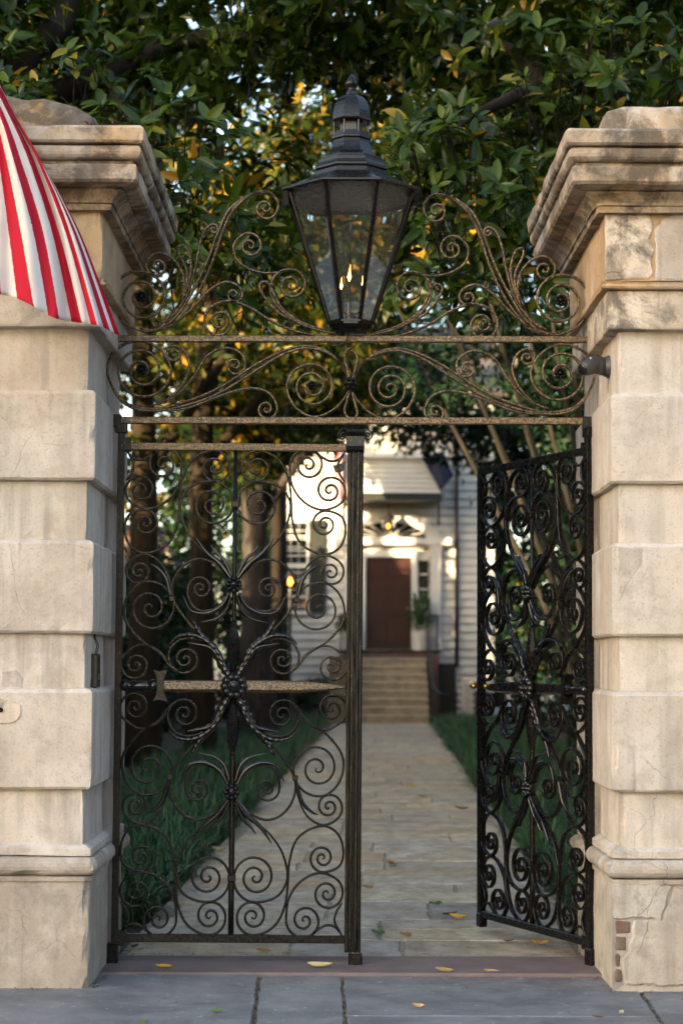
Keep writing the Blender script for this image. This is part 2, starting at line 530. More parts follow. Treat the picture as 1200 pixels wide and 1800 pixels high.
def paneglass():
    t = NT('grey_sheen_lantern_glass')
    gl = t.n('ShaderNodeBsdfGlossy'); gl.inputs['Roughness'].default_value = .05
    gl.inputs['Color'].default_value = (.6, .6, .6, 1)
    tr = t.n('ShaderNodeBsdfTransparent'); tr.inputs['Color'].default_value = (.95, .95, .94, 1)
    df = t.n('ShaderNodeBsdfDiffuse'); df.inputs['Color'].default_value = (.30, .29, .27, 1)  # grey film paints in the sky reflected by the panes
    m1 = t.n('ShaderNodeMixShader'); t.link(t.step(t.noise(5, 5, .6), .3, .7, .03, .08), m1.inputs[0])
    t.link(tr.outputs[0], m1.inputs[1]); t.link(df.outputs[0], m1.inputs[2])
    fr = t.n('ShaderNodeLayerWeight'); fr.inputs[0].default_value = .5
    m2 = t.n('ShaderNodeMixShader'); t.link(t.math('ADD', t.math('MULTIPLY', t.math('POWER', fr.outputs['Facing'], 4.0), .9), .05), m2.inputs[0])
    t.link(m1.outputs[0], m2.inputs[1]); t.link(gl.outputs[0], m2.inputs[2])
    t.link(m2.outputs[0], t.out.inputs['Surface'])
    return t.m
M['pane'] = paneglass()
def emis(name, c, s):
    t = NT(name)
    t.set((0, 0, 0), .5)
    t.val(t.b.inputs['Emission Color'], c); t.b.inputs['Emission Strength'].default_value = s
    return t.m
M['flame'] = emis('gas_flame', (1.0, .38, .06), 2.2)
M['flame_core'] = emis('gas_flame_core', (1.0, .72, .30), 4.0)
M['bulb'] = emis('amber_bulb', (1.0, .30, .03), 1.6)
# ------------------------------------------------------------------ ground, street, pavement, path
rng = random.Random(7)
def structure(name, mb, mat, **kw):
    return mk(name, mb, mat, kind='structure', **kw)

structure('ground', MB().box(-300, 300, -300, 300, -.5, -.06), M['soil'])
structure('road', MB().box(-120, 120, -12, -3.2, -.2, -.052), M['asphalt'])
pav = structure('pavement', MB().box(-120, 120, -3.0, .30, -.2, -.014), M['joint'])
mk('kerb', MB().box(-120, 120, -3.2, -3.004, -.2, .0, bev=.015), M['redstone'], pav)

def stone(poly, ztop, thick, bev, jag, rs, step=.1):
    """a flat stone with a ragged outline and weathered top edge"""
    pts = []
    n = len(poly)
    for i in range(n):
        a = Vector(poly[i][:2]); b = Vector(poly[(i + 1) % n][:2])
        k = max(1, int((b - a).length / step))
        for j in range(k):
            p = a.lerp(b, j / k)
            pts.append(p + Vector((rs.uniform(-jag, jag), rs.uniform(-jag, jag))))
    c = sum(pts, Vector((0, 0))) / len(pts)
    m = len(pts)
    tilt = (rs.uniform(-.003, .003), rs.uniform(-.003, .003))
    vs = []
    for p in pts: vs.append((p.x, p.y, ztop - thick))
    for p in pts: vs.append((p.x, p.y, ztop - bev * 1.2))
    for p in pts:
        q = p + (c - p).normalized() * bev * rs.uniform(.7, 1.6)
        vs.append((q.x, q.y, ztop + (q.x - c.x) * tilt[0] + (q.y - c.y) * tilt[1]))
    fs = []
    for r in range(2):
        for i in range(m):
            fs.append((r * m + i, r * m + (i + 1) % m, (r + 1) * m + (i + 1) % m, (r + 1) * m + i))
    fs.append(tuple(range(2 * m, 3 * m)))
    return MB().add(vs, fs)

def g2(px, py): return tuple(G(px, py))[:2]
yt = 1709
j1, j1b = g2(457, yt), g2(446, 1800)
j2, j2b = g2(600, yt), g2(607, 1800)
j3, j3b = g2(1118, 1731), g2(1163, 1800)
def along(a, b, Y):
    t = (Y - a[1]) / (b[1] - a[1]); return (a[0] + (b[0] - a[0]) * t, Y)
Y0, Y1, YM = -.315, -2.98, G(850, 1786).y
gap = .013
slabs = [
    [(-3.4, Y0), along(j1, j1b, Y0), along(j1, j1b, Y1), (-3.4, Y1)],
    [along(j1, j1b, Y0), along(j2, j2b, Y0), along(j2, j2b, Y1), along(j1, j1b, Y1)],
    [along(j2, j2b, Y0), along(j3, j3b, Y0), along(j3, j3b, YM), along(j2, j2b, YM)],
    [along(j2, j2b, YM), along(j3, j3b, YM), along(j3, j3b, Y1), along(j2, j2b, Y1)],
    [along(j3, j3b, Y0), (3.4, Y0), (3.4, G(1160, 1740).y), along(j3, j3b, G(1160, 1740).y)],
    [along(j3, j3b, G(1160, 1740).y), (3.4, G(1160, 1740).y), (3.4, Y1), along(j3, j3b, Y1)],
]
for pl in slabs:
    c = Vector((sum(p[0] for p in pl) / 4, sum(p[1] for p in pl) / 4))
    q = []
    for p in pl:
        d = Vector(p) - c
        q.append((p[0] - math.copysign(gap * .6, d.x), p[1] - math.copysign(gap * .35, d.y)))
    mk('slab', stone(q, rng.uniform(-.002, .002), .05, .006, .004, rng, .08), M['slate'], pav, smooth=False)
for k in range(6):
    for sx in (-1, 1):
        x0 = 3.42 + k * 1.3
        pl = [(sx * x0, Y0), (sx * (x0 + 1.28), Y0), (sx * (x0 + 1.28), Y1), (sx * x0, Y1)]
        mk('slab', stone(pl if sx < 0 else pl, 0, .05, .006, .003, rng, .3), M['slate'], pav)
# grit and moss crammed into the open joints
gv = MB()
for (a, b) in ((j1, j1b), (j2, j2b), (j3, j3b)):
    for k in range(90):
        t = rng.random() * 1.0
        Y = Y0 - .02 - t * 1.4
        x = along(a, b, Y)[0] + rng.uniform(-.009, .009)
        s = rng.uniform(.003, .007)
        gv.lathe([(s * .6, -s), (s, 0), (s * .4, s)], (x, Y, -.006), n=5, phase=rng.random() * 6)
mk('joint_gravel', gv, M['joint'], pav, kind='stuff')
sill = structure('threshold', stone([(-1.30, -.30), (1.42, -.30), (1.42, .235), (-1.30, .235)], .012, .08, .010, .003, rng, .12), M['redstone'])

PATH_C = lambda Y: .10 + .0249 * Y
path = structure('path', MB().add([(PATH_C(.24) - 1.28, .24, -.011), (PATH_C(.24) + 1.28, .24, -.011), (PATH_C(38.3) + 1.28, 38.3, -.011), (PATH_C(38.3) - 1.28, 38.3, -.011)], [(0, 1, 2, 3)]), M['stone_dust'])
def split_stone(x0, x1, y0, y1, out, far):
    w, d = x1 - x0, y1 - y0
    lim = rng.uniform(.42, .95) * (1.3 if far else 1.0)
    if w * d < lim and w < 1.7 and d < .95:
        out.append((x0, x1, y0, y1)); return
    t = rng.uniform(.36, .64)
    if w > d * rng.uniform(1.3, 2.2):
        split_stone(x0, x0 + w * t, y0, y1, out, far); split_stone(x0 + w * t, x1, y0, y1, out, far)
    else:
        split_stone(x0, x1, y0, y0 + d * t, out, far); split_stone(x0, x1, y0 + d * t, y1, out, far)
Y = .25
while Y < 37.9:
    d = rng.uniform(1.3, 1.7)
    if Y + d > 37.4: d = 38.25 - Y
    sts = []
    split_stone(-1.2, 1.2, Y, Y + d, sts, Y > 12)
    for (x0, x1, y0, y1) in sts:
        if x0 < -1.19: x0 += rng.uniform(-.07, .04)
        if x1 > 1.19: x1 += rng.uniform(-.04, .07)
        g_ = .005; wob = .010
        c0, c1 = PATH_C(y0), PATH_C(y1)
        u = lambda: rng.uniform(0, wob)
        pl = [(c0 + x0 + g_ + u(), y0 + g_ + u()), (c0 + x1 - g_ - u(), y0 + g_ + u()), (c1 + x1 - g_ - u(), y1 - g_ - u()), (c1 + x0 + g_ + u(), y1 - g_ - u())]
        mk('flagstone', stone(pl, rng.uniform(-.004, .003), .06, .008, .007 if Y < 8 else .004, rng, .11 if Y < 5 else .3), M['flagstone'], path)
    Y += d
    if Y > 38.2: break

# ------------------------------------------------------------------ pillars
PF = -.67                                   # front of the recessed courses
def ring_course(mb, rect, prof, chip=.012, amp=.0025, step=.05, seed=0.0):
    """a moulded course around a rectangular pillar; prof: (offset, z) from bottom to top"""
    x0, x1, y0, y1 = rect
    base = []
    for (ax, ay), (bx, by), nx, ny in (((x0, y0), (x1, y0), 0, -1), ((x1, y0), (x1, y1), 1, 0), ((x1, y1), (x0, y1), 0, 1), ((x0, y1), (x0, y0), -1, 0)):
        L = math.hypot(bx - ax, by - ay)
        k = max(2, int(L / step))
        ts = sorted({0.0, .010 / L, .028 / L, 1 - .010 / L, 1 - .028 / L, *[j / k for j in range(1, k)]})
        for t in ts:
            base.append((ax, ay, bx, by, t, nx, ny, L, t == 0))
    m = len(base)
    cx, cy = (x0 + x1) / 2, (y0 + y1) / 2
    vs = []; fs = []
    # denser rows on plain faces
    rows = []
    for i, (o, z) in enumerate(prof):
        if i and abs(z - prof[i - 1][1]) > step * 1.4:
            k = int(abs(z - prof[i - 1][1]) / step)
            po, pz = prof[i - 1]
            for j in range(1, k): rows.append((po + (o - po) * j / k, pz + (z - pz) * j / k))
        rows.append((o, z))
    zlo, zhi = rows[0][1], rows[-1][1]
    for o, z in rows:
        for ax, ay, bx, by, t, nx, ny, L, corner in base:
            x = ax + (bx - ax) * t; y = ay + (by - ay) * t
            hx, hy = (x1 - x0) / 2, (y1 - y0) / 2
            X = cx + (x - cx) / hx * (hx + o); Y = cy + (y - cy) / hy * (hy + o)
            n1 = fbm(X + seed, Y, z, 5) * amp * .35 + fbm(X, Y + seed, z, 27) * amp * .6
            dx, dy = nx * n1, ny * n1
            dc = min(t, 1 - t) * L
            if dc < .04:
                w = (1 - dc / .04) ** 1.5
                c = w * (chip * .22 + max(0, fbm(seed, X * 2, z, 9) - .12) * chip * 3.2)
                dx -= math.copysign(c, X - cx); dy -= math.copysign(c, Y - cy)
            e = min(z - zlo, zhi - z)
            if e < .02:
                c = max(0, fbm(X * 1.3 + seed, Y * 1.3, z + seed, 7) - .18) * chip * 1.8
                dx -= nx * c; dy -= ny * c
            dz = fbm(X, Y, z + seed, 4) * amp
            vs.append((X + dx, Y + dy, z + dz))
    for r in range(len(rows) - 1):
        for i in range(m):
            fs.append((r * m + i, r * m + (i + 1) % m, (r + 1) * m + (i + 1) % m, (r + 1) * m + i))
    fs.append(tuple(range(m - 1, -1, -1)))
    fs.append(tuple((len(rows) - 1) * m + i for i in range(m)))
    mb.add(vs, fs)
    return mb

def build_pillar(side, rect, xedge, dy, label):
    ex = rect[1] if side < 0 else rect[0]
    root = empty('gate_pillar', ((rect[0] + rect[1]) / 2, PF + .6, 0), label, 'pillar', 'stucco gate pillars')
    def z(py, o=0.0): return P(xedge, py + dy, PF - o).z
    def course(name, prof, mat, seed, chip=.012, amp=.0025, smooth=False):
        mb = ring_course(MB(), rect, prof, chip, amp, .05, seed + (3.3 if side > 0 else 0))
        return mk(name, mb, mat, root, smooth=smooth)
    b = .012
    def blk(o, y0, y1, yo=None):
        za, zb = z(y1, o), z(y0, o)
        return [(o - b, za), (o, za + b), (o, zb - b), (o - b, zb)]
    course('plinth', [(.035, -.06), (.04, z(1650, .04)), (.035, z(1556, .04)), (.032, z(1549, .04))], M['stucco_base'], 1, .02, .005)
    course('plinth_fillet', [(.02, z(1549, .04) - .004), (.045, z(1549, .04)), (.045, z(1541, .04)), (.03, z(1541, .04) + .003)], M['stucco_base'], 11, .012, .003)
    # base moulding: torus and fillet
    t0, t1 = z(1540, .07), z(1508, .07)
    course('base_torus', [(.03, t0)] + [(.035 + .042 * math.sin(math.pi * (k + .6) / 9), t0 + (t1 - t0) * (.5 - .5 * math.cos(math.pi * k / 8))) for k in range(9)] + [(.03, t1 + .003)], M['stucco_base'], 2, .02, .004)
    course('base_fillet', [(.028, t1 + .004), (.045, t1 + .008), (.045, z(1492, .04)), (.012, z(1484, .0)), (-.01, z(1483, 0))], M['stucco'], 3, .016)
    # shaft courses, proud and recessed by turns
    for k, (o, ya, yb) in enumerate(((0, 1392, 1484), (.042, 1212, 1388), (0, 1116, 1210), (.042, 950, 1113), (0, 848, 948), (.042, 686, 844), (0, 578, 686))):
        za, zb = z(yb, o), z(ya, o)
        if o:
            pr = [(-.02, za - .002), (o - b, za), (o, za + b), (o, zb - b * 1.4), (o - b, zb), (-.02, zb + .012)]
        else:
            pr = [(-.002, za - .01), (0, za), (0, zb), (-.004, zb + .012)]
        course('rusticated_block' if o else 'recessed_block', pr, M['stucco'], 4 + k * 1.7)
    # necking band, frieze
    zb0, zb1 = z(573, .06), z(506, .06)
    course('necking_band', [(0, zb0 - .004), (.055, zb0), (.06, zb0 + .01), (.06, zb1 - .004), (.055, zb1)], M['whitewash'] if side > 0 else M['stucco'], 20)
    course('necking_fillet', [(.05, zb1 + .001), (.09, zb1 + .006), (.095, z(498, .09)), (.085, z(494, .09)), (.09, z(490, .09)), (.06, z(488, .09))], M['frieze'], 21, .008)
    course('frieze', [(.07, z(489, .07)), (.07, z(369, .07))], M['frieze'], 22)
    # cornice
    course('cornice_fillet', [(.06, z(370, .1)), (.115, z(369, .11)), (.118, z(358, .118)), (.10, z(357, .118))], M['cornice'], 23)
    za, zb = z(357, .125), z(331, .165)
    course('cornice_ogee', [(.10, za), (.125, za + .003)] + [(.125 + .05 * (k / 7) ** 1.8, za + .006 + (zb - za - .01) * k / 7) for k in range(8)] + [(.10, zb)], M['cornice'], 24, .014, .004)
    za, zb = z(316, .25), z(287, .25)
    course('cornice_corona', [(.10, zb - .028 - (zb - za)), (.238, za - .004), (.25, za + .008), (.252, zb - .008), (.246, zb)], M['cornice'], 25, .012, .004)
    za, zb = zb, z(278, .24)
    course('cornice_fillet', [(.225, za - .002), (.232, za + .002), (.232, zb + .004)], M['cornice'], 26)
    za, zb = z(278, .27), z(252, .27)
    course('cornice_torus', [(.225, za)] + [(.235 + .037 * math.sin(math.pi * (k + .4) / 9), za + (zb - za) * (.5 - .5 * math.cos(math.pi * k / 8))) for k in range(9)] + [(.22, zb + .004)], M['cornice'], 27, .010, .004)
    za, zb = z(250, .285), z(217, .285)
    course('cornice_slab', [(.22, za), (.275, za + .004), (.285, za + .014), (.287, zb - .02), (.272, zb - .004), (.24, zb)], M['cornice'], 28, .014, .005)
    return root, z

RL = (-2.52, P(152, 1000, PF).x, PF, .60)
RR = (P(1087, 1000, PF).x, 2.62, PF, .60)
pil_l, zl = build_pillar(-1, RL, 152, 0, 'cream stucco gate pillar behind the striped flag, mossy rubble on its cornice')
pil_r, zr = build_pillar(1, RR, 1087, 5, 'stucco gate pillar with exposed bricks at its foot and a grey camera')

# rubble block on the left pillar, dressed cap stone on the right one
def rough_block(x0, x1, y0, y1, z0, z1, top, amp, seed, n=14):
    mb = MB()
    vs = []; fs = []
    lv = [(0, 0), (.0, .25), (.01, .5), (.02, .75), (.06, .95), (.16, 1.0), (.4, 1.0)]
    m = 4 * n
    for ins, t in lv:
        for k in range(m):
            s, u = divmod(k, n); u /= n
            q = ((u, 0), (1, u), (1 - u, 1), (0, 1 - u))[s]
            x = x0 + (x1 - x0) * q[0]; y = y0 + (y1 - y0) * q[1]
            cx, cy = (x0 + x1) / 2, (y0 + y1) / 2
            x = x + (cx - x) * ins; y = y + (cy - y) * ins
            zz = z0 + (top(q[0]) - z0) * t
            a = fbm(x + seed, y, zz, 5) * amp + fbm(x, y + seed, zz, 16) * amp * .5
            vs.append((x + a * (1 if q[0] > .5 else -1), y - a, zz + fbm(x, y, seed, 9) * amp * t))
    for r in range(len(lv) - 1):
        for i in range(m): fs.append((r * m + i, r * m + (i + 1) % m, (r + 1) * m + (i + 1) % m, (r + 1) * m + i))
    fs.append(tuple(range(m - 1, -1, -1))); fs.append(tuple((len(lv) - 1) * m + i for i in range(m)))
    return mb.add(vs, fs)
YC = PF - .10
zt = zl(217, .285)
def topl(u):
    x = -2.3 + u * (P(168, 200, YC).x + 2.3)
    pxs = ((-60, 158), (10, 163), (60, 170), (110, 178), (150, 184), (168, 196))
    p = 600 + x * F_PX / (YC - CAM_Y)
    for (a, ya), (b_, yb) in zip(pxs, pxs[1:]):
        if p <= b_:
            t = max(0, (p - a) / (b_ - a)); return P(p, ya + (yb - ya) * t, YC).z
    return P(168, 196, YC).z
mk('rubble_block', rough_block(-2.3, P(168, 200, YC).x, YC, .35, zt - .03, 0, topl, .030, 1.7), M['capstone'], pil_l, smooth=False)
zt = zr(217, .285)
ZC = P(1120, 180, YC).z
mk('cap_stone', rough_block(P(1056, 200, YC).x, 2.4, YC, .35, zt - .03, 0, lambda u: ZC - (.03 if u < .02 else 0), .006, 5.1), M['cornice'], pil_r, smooth=True)
# succulent tufts growing on the left cornice
ft = MB(); frnd = random.Random(3)
def blade(mb, p, d, up, L, w):
    d = Vector(d).normalized(); s = d.cross(Vector(up)).normalized() * w
    p = Vector(p)
    m1 = p + d * L * .5 + Vector(up) * L * .12
    mb.add([p - s * .4, p + s * .4, m1 + s, m1 - s, p + d * L], [(0, 1, 2, 3), (3, 2, 4)])
for k in range(170):
    q = P(frnd.uniform(150, 232), 217 - frnd.random() * 8, PF - .12 + frnd.uniform(-.06, .12))
    blade(ft, (q.x, q.y, zl(217, .285) + frnd.uniform(-.005, .02)), (frnd.uniform(-1, 1), frnd.uniform(-1, .4), frnd.uniform(.1, 1)), (0, 0, 1), frnd.uniform(.02, .05), frnd.uniform(.004, .009))
tuft = mk('wall_succulent', ft, M['fern'], None, label='low reddish succulent clump growing on the left cornice edge', cat='plant', origin=(P(190, 217, PF).x, PF - .1, zl(217, .285)))

# plaster patches, exposed bricks, cracks with depth
def patch(name, outline, Y, th, mat, parent, jag=.004, seed=1):
    rs = random.Random(seed)
    pts = []
    n = len(outline)
    for i in range(n):
        a = P(*outline[i], Y); b_ = P(*outline[(i + 1) % n], Y)
        k = max(1, int((a - b_).length / .02))
        for j in range(k):
            p = a.lerp(b_, j / k); pts.append((p.x + rs.uniform(-jag, jag), p.z + rs.uniform(-jag, jag)))
    c = (sum(p[0] for p in pts) / len(pts), sum(p[1] for p in pts) / len(pts))
    m = len(pts)
    vs = [(x, Y + .006, z) for x, z in pts] + [(x, Y - th * .5, z) for x, z in pts] + [(x + (c[0] - x) * .04, Y - th, z + (c[1] - z) * .04) for x, z in pts]
    fs = [tuple(range(2 * m, 3 * m))]
    for r in range(2):
        fs += [(r * m + i, r * m + (i + 1) % m, (r + 1) * m + (i + 1) % m, (r + 1) * m + i) for i in range(m)]
    return mk(name, MB().add(vs, fs), mat, parent)
patch('plaster_patch', [(1063, 376), (1142, 378), (1147, 400), (1140, 420), (1149, 440), (1142, 460), (1146, 480), (1138, 491), (1062, 493)], PF - .07, .007, M['whitewash'], pil_r, seed=2)
patch('plaster_patch', [(1150, 405), (1165, 385), (1185, 377), (1230, 376), (1230, 493), (1150, 492), (1152, 440)], PF - .07, .004, M['stucco'], pil_r, seed=3)
patch('plaster_patch', [(-30, 1226), (18, 1228), (36, 1240), (38, 1256), (30, 1268), (10, 1272), (-30, 1268)], PF - .042, .006, M['whitewash'], pil_l, seed=4)
patch('plaster_patch', [(5, 1182), (30, 1178), (40, 1192), (38, 1212), (18, 1222), (2, 1214)], PF, .003, M['stucco_base'], pil_l, seed=5, jag=.002)
patch('plaster_patch', [(1086, 962), (1130, 964), (1128, 990), (1112, 1012), (1100, 1030), (1088, 1056)], PF - .042, .002, M['stucco_base'], pil_r, seed=8)
patch('plaster_patch', [(1075, 1552), (1180, 1556), (1168, 1590), (1160, 1616), (1128, 1611), (1078, 1615)], PF - .037, .016, M['stucco_base'], pil_r, seed=9, jag=.005)
patch('plaster_patch', [(1113, 1619), (1109, 1632), (1112, 1645), (1103, 1660), (1104, 1672), (1093, 1686), (1095, 1704), (1100, 1731), (1250, 1733), (1250, 1557), (1183, 1557), (1171, 1590), (1163, 1615)], PF - .037, .012, M['stucco_base'], pil_r, seed=19, jag=.006)
patch('plaster_patch', [(1070, 512), (1260, 514), (1260, 572), (1072, 572)], PF - .06, .002, M['whitewash'], pil_r, seed=10)
hole = P(2, 1248, PF - .048)
mk('drilled_hole', MB().lathe([(.012, -.004), (.012, .001), (.007, .002)], (hole.x, PF - .050, hole.z), n=10, axis='y'), M['bark_dark'], pil_l)
YB = PF - .046
for k, (xa, xb, ya, yb) in enumerate(((1080, 1108, 1618, 1642), (1080, 1101, 1646, 1672), (1080, 1090, 1677, 1701), (1080, 1094, 1704, 1727))):
    a, b_ = P(xa, yb, YB), P(xb, ya, YB)
    mbk = MB().box(a.x, b_.x, YB, YB + .05, a.z, b_.z, bev=.009)
    mbk.v = [(v[0] + fbm(v[0], v[1], v[2], 60) * .007, v[1] + abs(fbm(v[2], v[0], 3, 45)) * .010, v[2] + fbm(v[2], v[0], 1, 60) * .006) for v in mbk.v]
    mk('brick', mbk, M['brick'], pil_r)
rsb = random.Random(12)
edge_pts = []
for yy in range(1731, 1608, -6):
    xx = float(np.interp(yy, (1612, 1640, 1660, 1690, 1731), (1113, 1110, 1104, 1093, 1099))) + rsb.uniform(-4, 4)
    q = P(xx, yy, YB); edge_pts.append((q.x, max(0.0, q.z)))
a = P(1077, 1731, YB); t_ = P(1077, 1610, YB)
mk('mortar_bed', MB().prism([(a.x, 0.0)] + edge_pts + [(t_.x, t_.z)], YB + .010, YB + .03), M['mortar_and_shadow'], pil_r)
# the low garden walls running on from each pillar, beyond the picture's edges
for sx, pil, rect in ((-1, pil_l, RL), (1, pil_r, RR)):
    xa = rect[0] + .01 if sx < 0 else rect[1] - .01
    xb = xa + sx * 7
    w = mk('street_wall', MB().box(min(xa, xb), max(xa, xb), -.25, .15, -.05, 2.6), M['stucco'], None,
           label='low stucco street wall running %s from the %s gate pillar' % (('left', 'left') if sx < 0 else ('right', 'right')), cat='wall', origin=(xa, 0, 0))
    mk('coping', MB().box(min(xa, xb), max(xa, xb), -.31, .21, 2.603, 2.70, bev=.02), M['cornice'], w)
# ------------------------------------------------------------------ wrought iron
def z1(x, y): return (180 + x / 2.609, 580 + y / 2.609)
def z2(x, y): return (180 + x / 2.5, 1080 + y / 2.5)
def z5(x, y): return (180 + x / 2.727, 320 + y / 2.727)
PXM = F_PX / -CAM_Y
CX1, CY1 = 597, 1631                       # axis of the leaf and of the sword, in the first scale
def q2(x, y): return (x * 1.0435, 1304.5 + y * 1.0435)

QUAD = {
 'A': scroll([(347, 640), (335, 710), (285, 780), (205, 818), (140, 805)], (265, 613, 1.9), (163, 730, 1.9)),
 'B': scroll([(480, 548), (400, 588), (355, 672), (341, 770), (336, 860), (302, 965), (235, 1012), (170, 1022), (112, 985), (90, 905), (108, 850), (165, 824)], (500, 628, 1.9), (185, 884, 1.7)),
 'C': scroll([(578, 1130), (520, 1060), (440, 1000), (375, 920), (345, 830), (347, 780), (382, 722), (455, 692)], None, (490, 798, 2.2)),
 'K1': scroll([(93, 548), (125, 585), (165, 592), (205, 572), (232, 549)]),
 'K2': scroll([(98, 556), (128, 610), (120, 650), (94, 690)]),
 'E': scroll([(312, 1225), (298, 1150), (255, 1065), (185, 1027), (125, 1050)], None, (158, 1107, 1.8)),
 'F': scroll([(180, 1155), (118, 1203), (93, 1272), (100, 1335), (167, 1420), (261, 1483), (308, 1543), (355, 1570)], (213, 1274, 2.0), (374, 1508, 1.6)),
 'G': scroll([q2(285, 215), q2(265, 180), q2(225, 148), q2(165, 132), q2(115, 155)], None, (*q2(142, 222), 1.9)),
 'H': scroll([(584, 1586), (543, 1513), (470, 1419), (407, 1362), (355, 1300), (318, 1240), (310, 1180), (335, 1110), (385, 1062), (445, 1048), (510, 1072), (552, 1110), (586, 1150)]),
 'I': scroll([q2(500, 175), q2(440, 120), q2(375, 102), q2(315, 122), q2(287, 172), q2(298, 225), q2(335, 252)]),
 'J': scroll([(580, 1195), (550, 1245), (500, 1278), (440, 1285), (395, 1250), (383, 1195)], None, (441, 1183, 1.6)),
}
LEAVES = [  # centre lines of the hammered leaves, half width, how far they stand forward
 ([(580, 1135), (530, 1070), (470, 1020), (415, 945)], 15, .012),
 ([(585, 1125), (545, 1050), (505, 1010), (487, 985)], 10, .016),
 ([(575, 1205), (540, 1262), (470, 1297), (400, 1285), (362, 1215)], 13, .010),
 ([(583, 1220), (560, 1285), (520, 1320), (440, 1340)], 11, .014),
 ([(588, 1600), (545, 1530), (490, 1440), (440, 1385), (405, 1322)], 24, .016),
 ([(560, 1540), (505, 1450), (420, 1400), (345, 1405), (305, 1440)], 16, .020),
 ([(545, 1520), (490, 1455), (430, 1440), (385, 1432)], 12, .012),
 ([(306, 1215), (280, 1130), (235, 1085), (205, 1072)], 11, .010),
]
def hammered(mb, pts, hw, fwd, conv):
    pl = catmull([Vector(p) for p in pts], 9)
    n = len(pl)
    vs = []; fs = []
    for i, p in enumerate(pl):
        a, b_ = pl[max(0, i - 1)], pl[min(n - 1, i + 1)]
        t = (b_ - a).normalized(); nn = Vector((-t.y, t.x))
        u = i / (n - 1)
        w = hw * (min(1, .55 + u * 2) * (1 - u) ** .55 + .03) * (1 + (.16 if hw > 15 else .07) * math.sin(i * 1.55))
        rib = (.45 + .55 * (i % 3 == 0)) if hw > 15 else .8
        for s, y in ((-1, .002), (-.55, -fwd * .8 * rib), (0, -fwd * .35 - .004), (.55, -fwd * .8 * rib), (1, .002)):
            q = p + nn * (w * s)
            X, Z = conv(q)
            vs.append((X, -.016 + y - .012 * (1 - u), Z))
        X, Z = conv(p); vs.append((X, -.002, Z))
    for i in range(n - 1):
        o, o2 = i * 6, i * 6 + 6
        for k in range(4): fs.append((o + k, o + k + 1, o2 + k + 1, o2 + k))
        fs.append((o + 4, o + 5, o2 + 5, o2 + 4)); fs.append((o + 5, o, o2, o2 + 5))
    mb.add(vs, fs)
    return mb

def rosette(mb, x, y, z, r, petals=8):
    """a hammered flower facing -y"""
    mb.lathe([(r * .95, 0), (r, -.006), (r * .8, -.014), (r * .5, -.010), (r * .42, -.012)], (x, y, z), n=24, axis='y')
    for k in range(petals):
        a = 2 * math.pi * k / petals
        mb.lathe([(r * .34, 0), (r * .33, -.012), (r * .22, -.022), (r * .05, -.026)], (x + math.cos(a) * r * .72, y - .004, z + math.sin(a) * r * .72), n=9, axis='y')
    mb.lathe([(r * .36, 0), (r * .36, -.020), (r * .26, -.028), (r * .10, -.024), (r * .08, -.034), (.001, -.036)], (x, y, z), n=14, axis='y')
    return mb

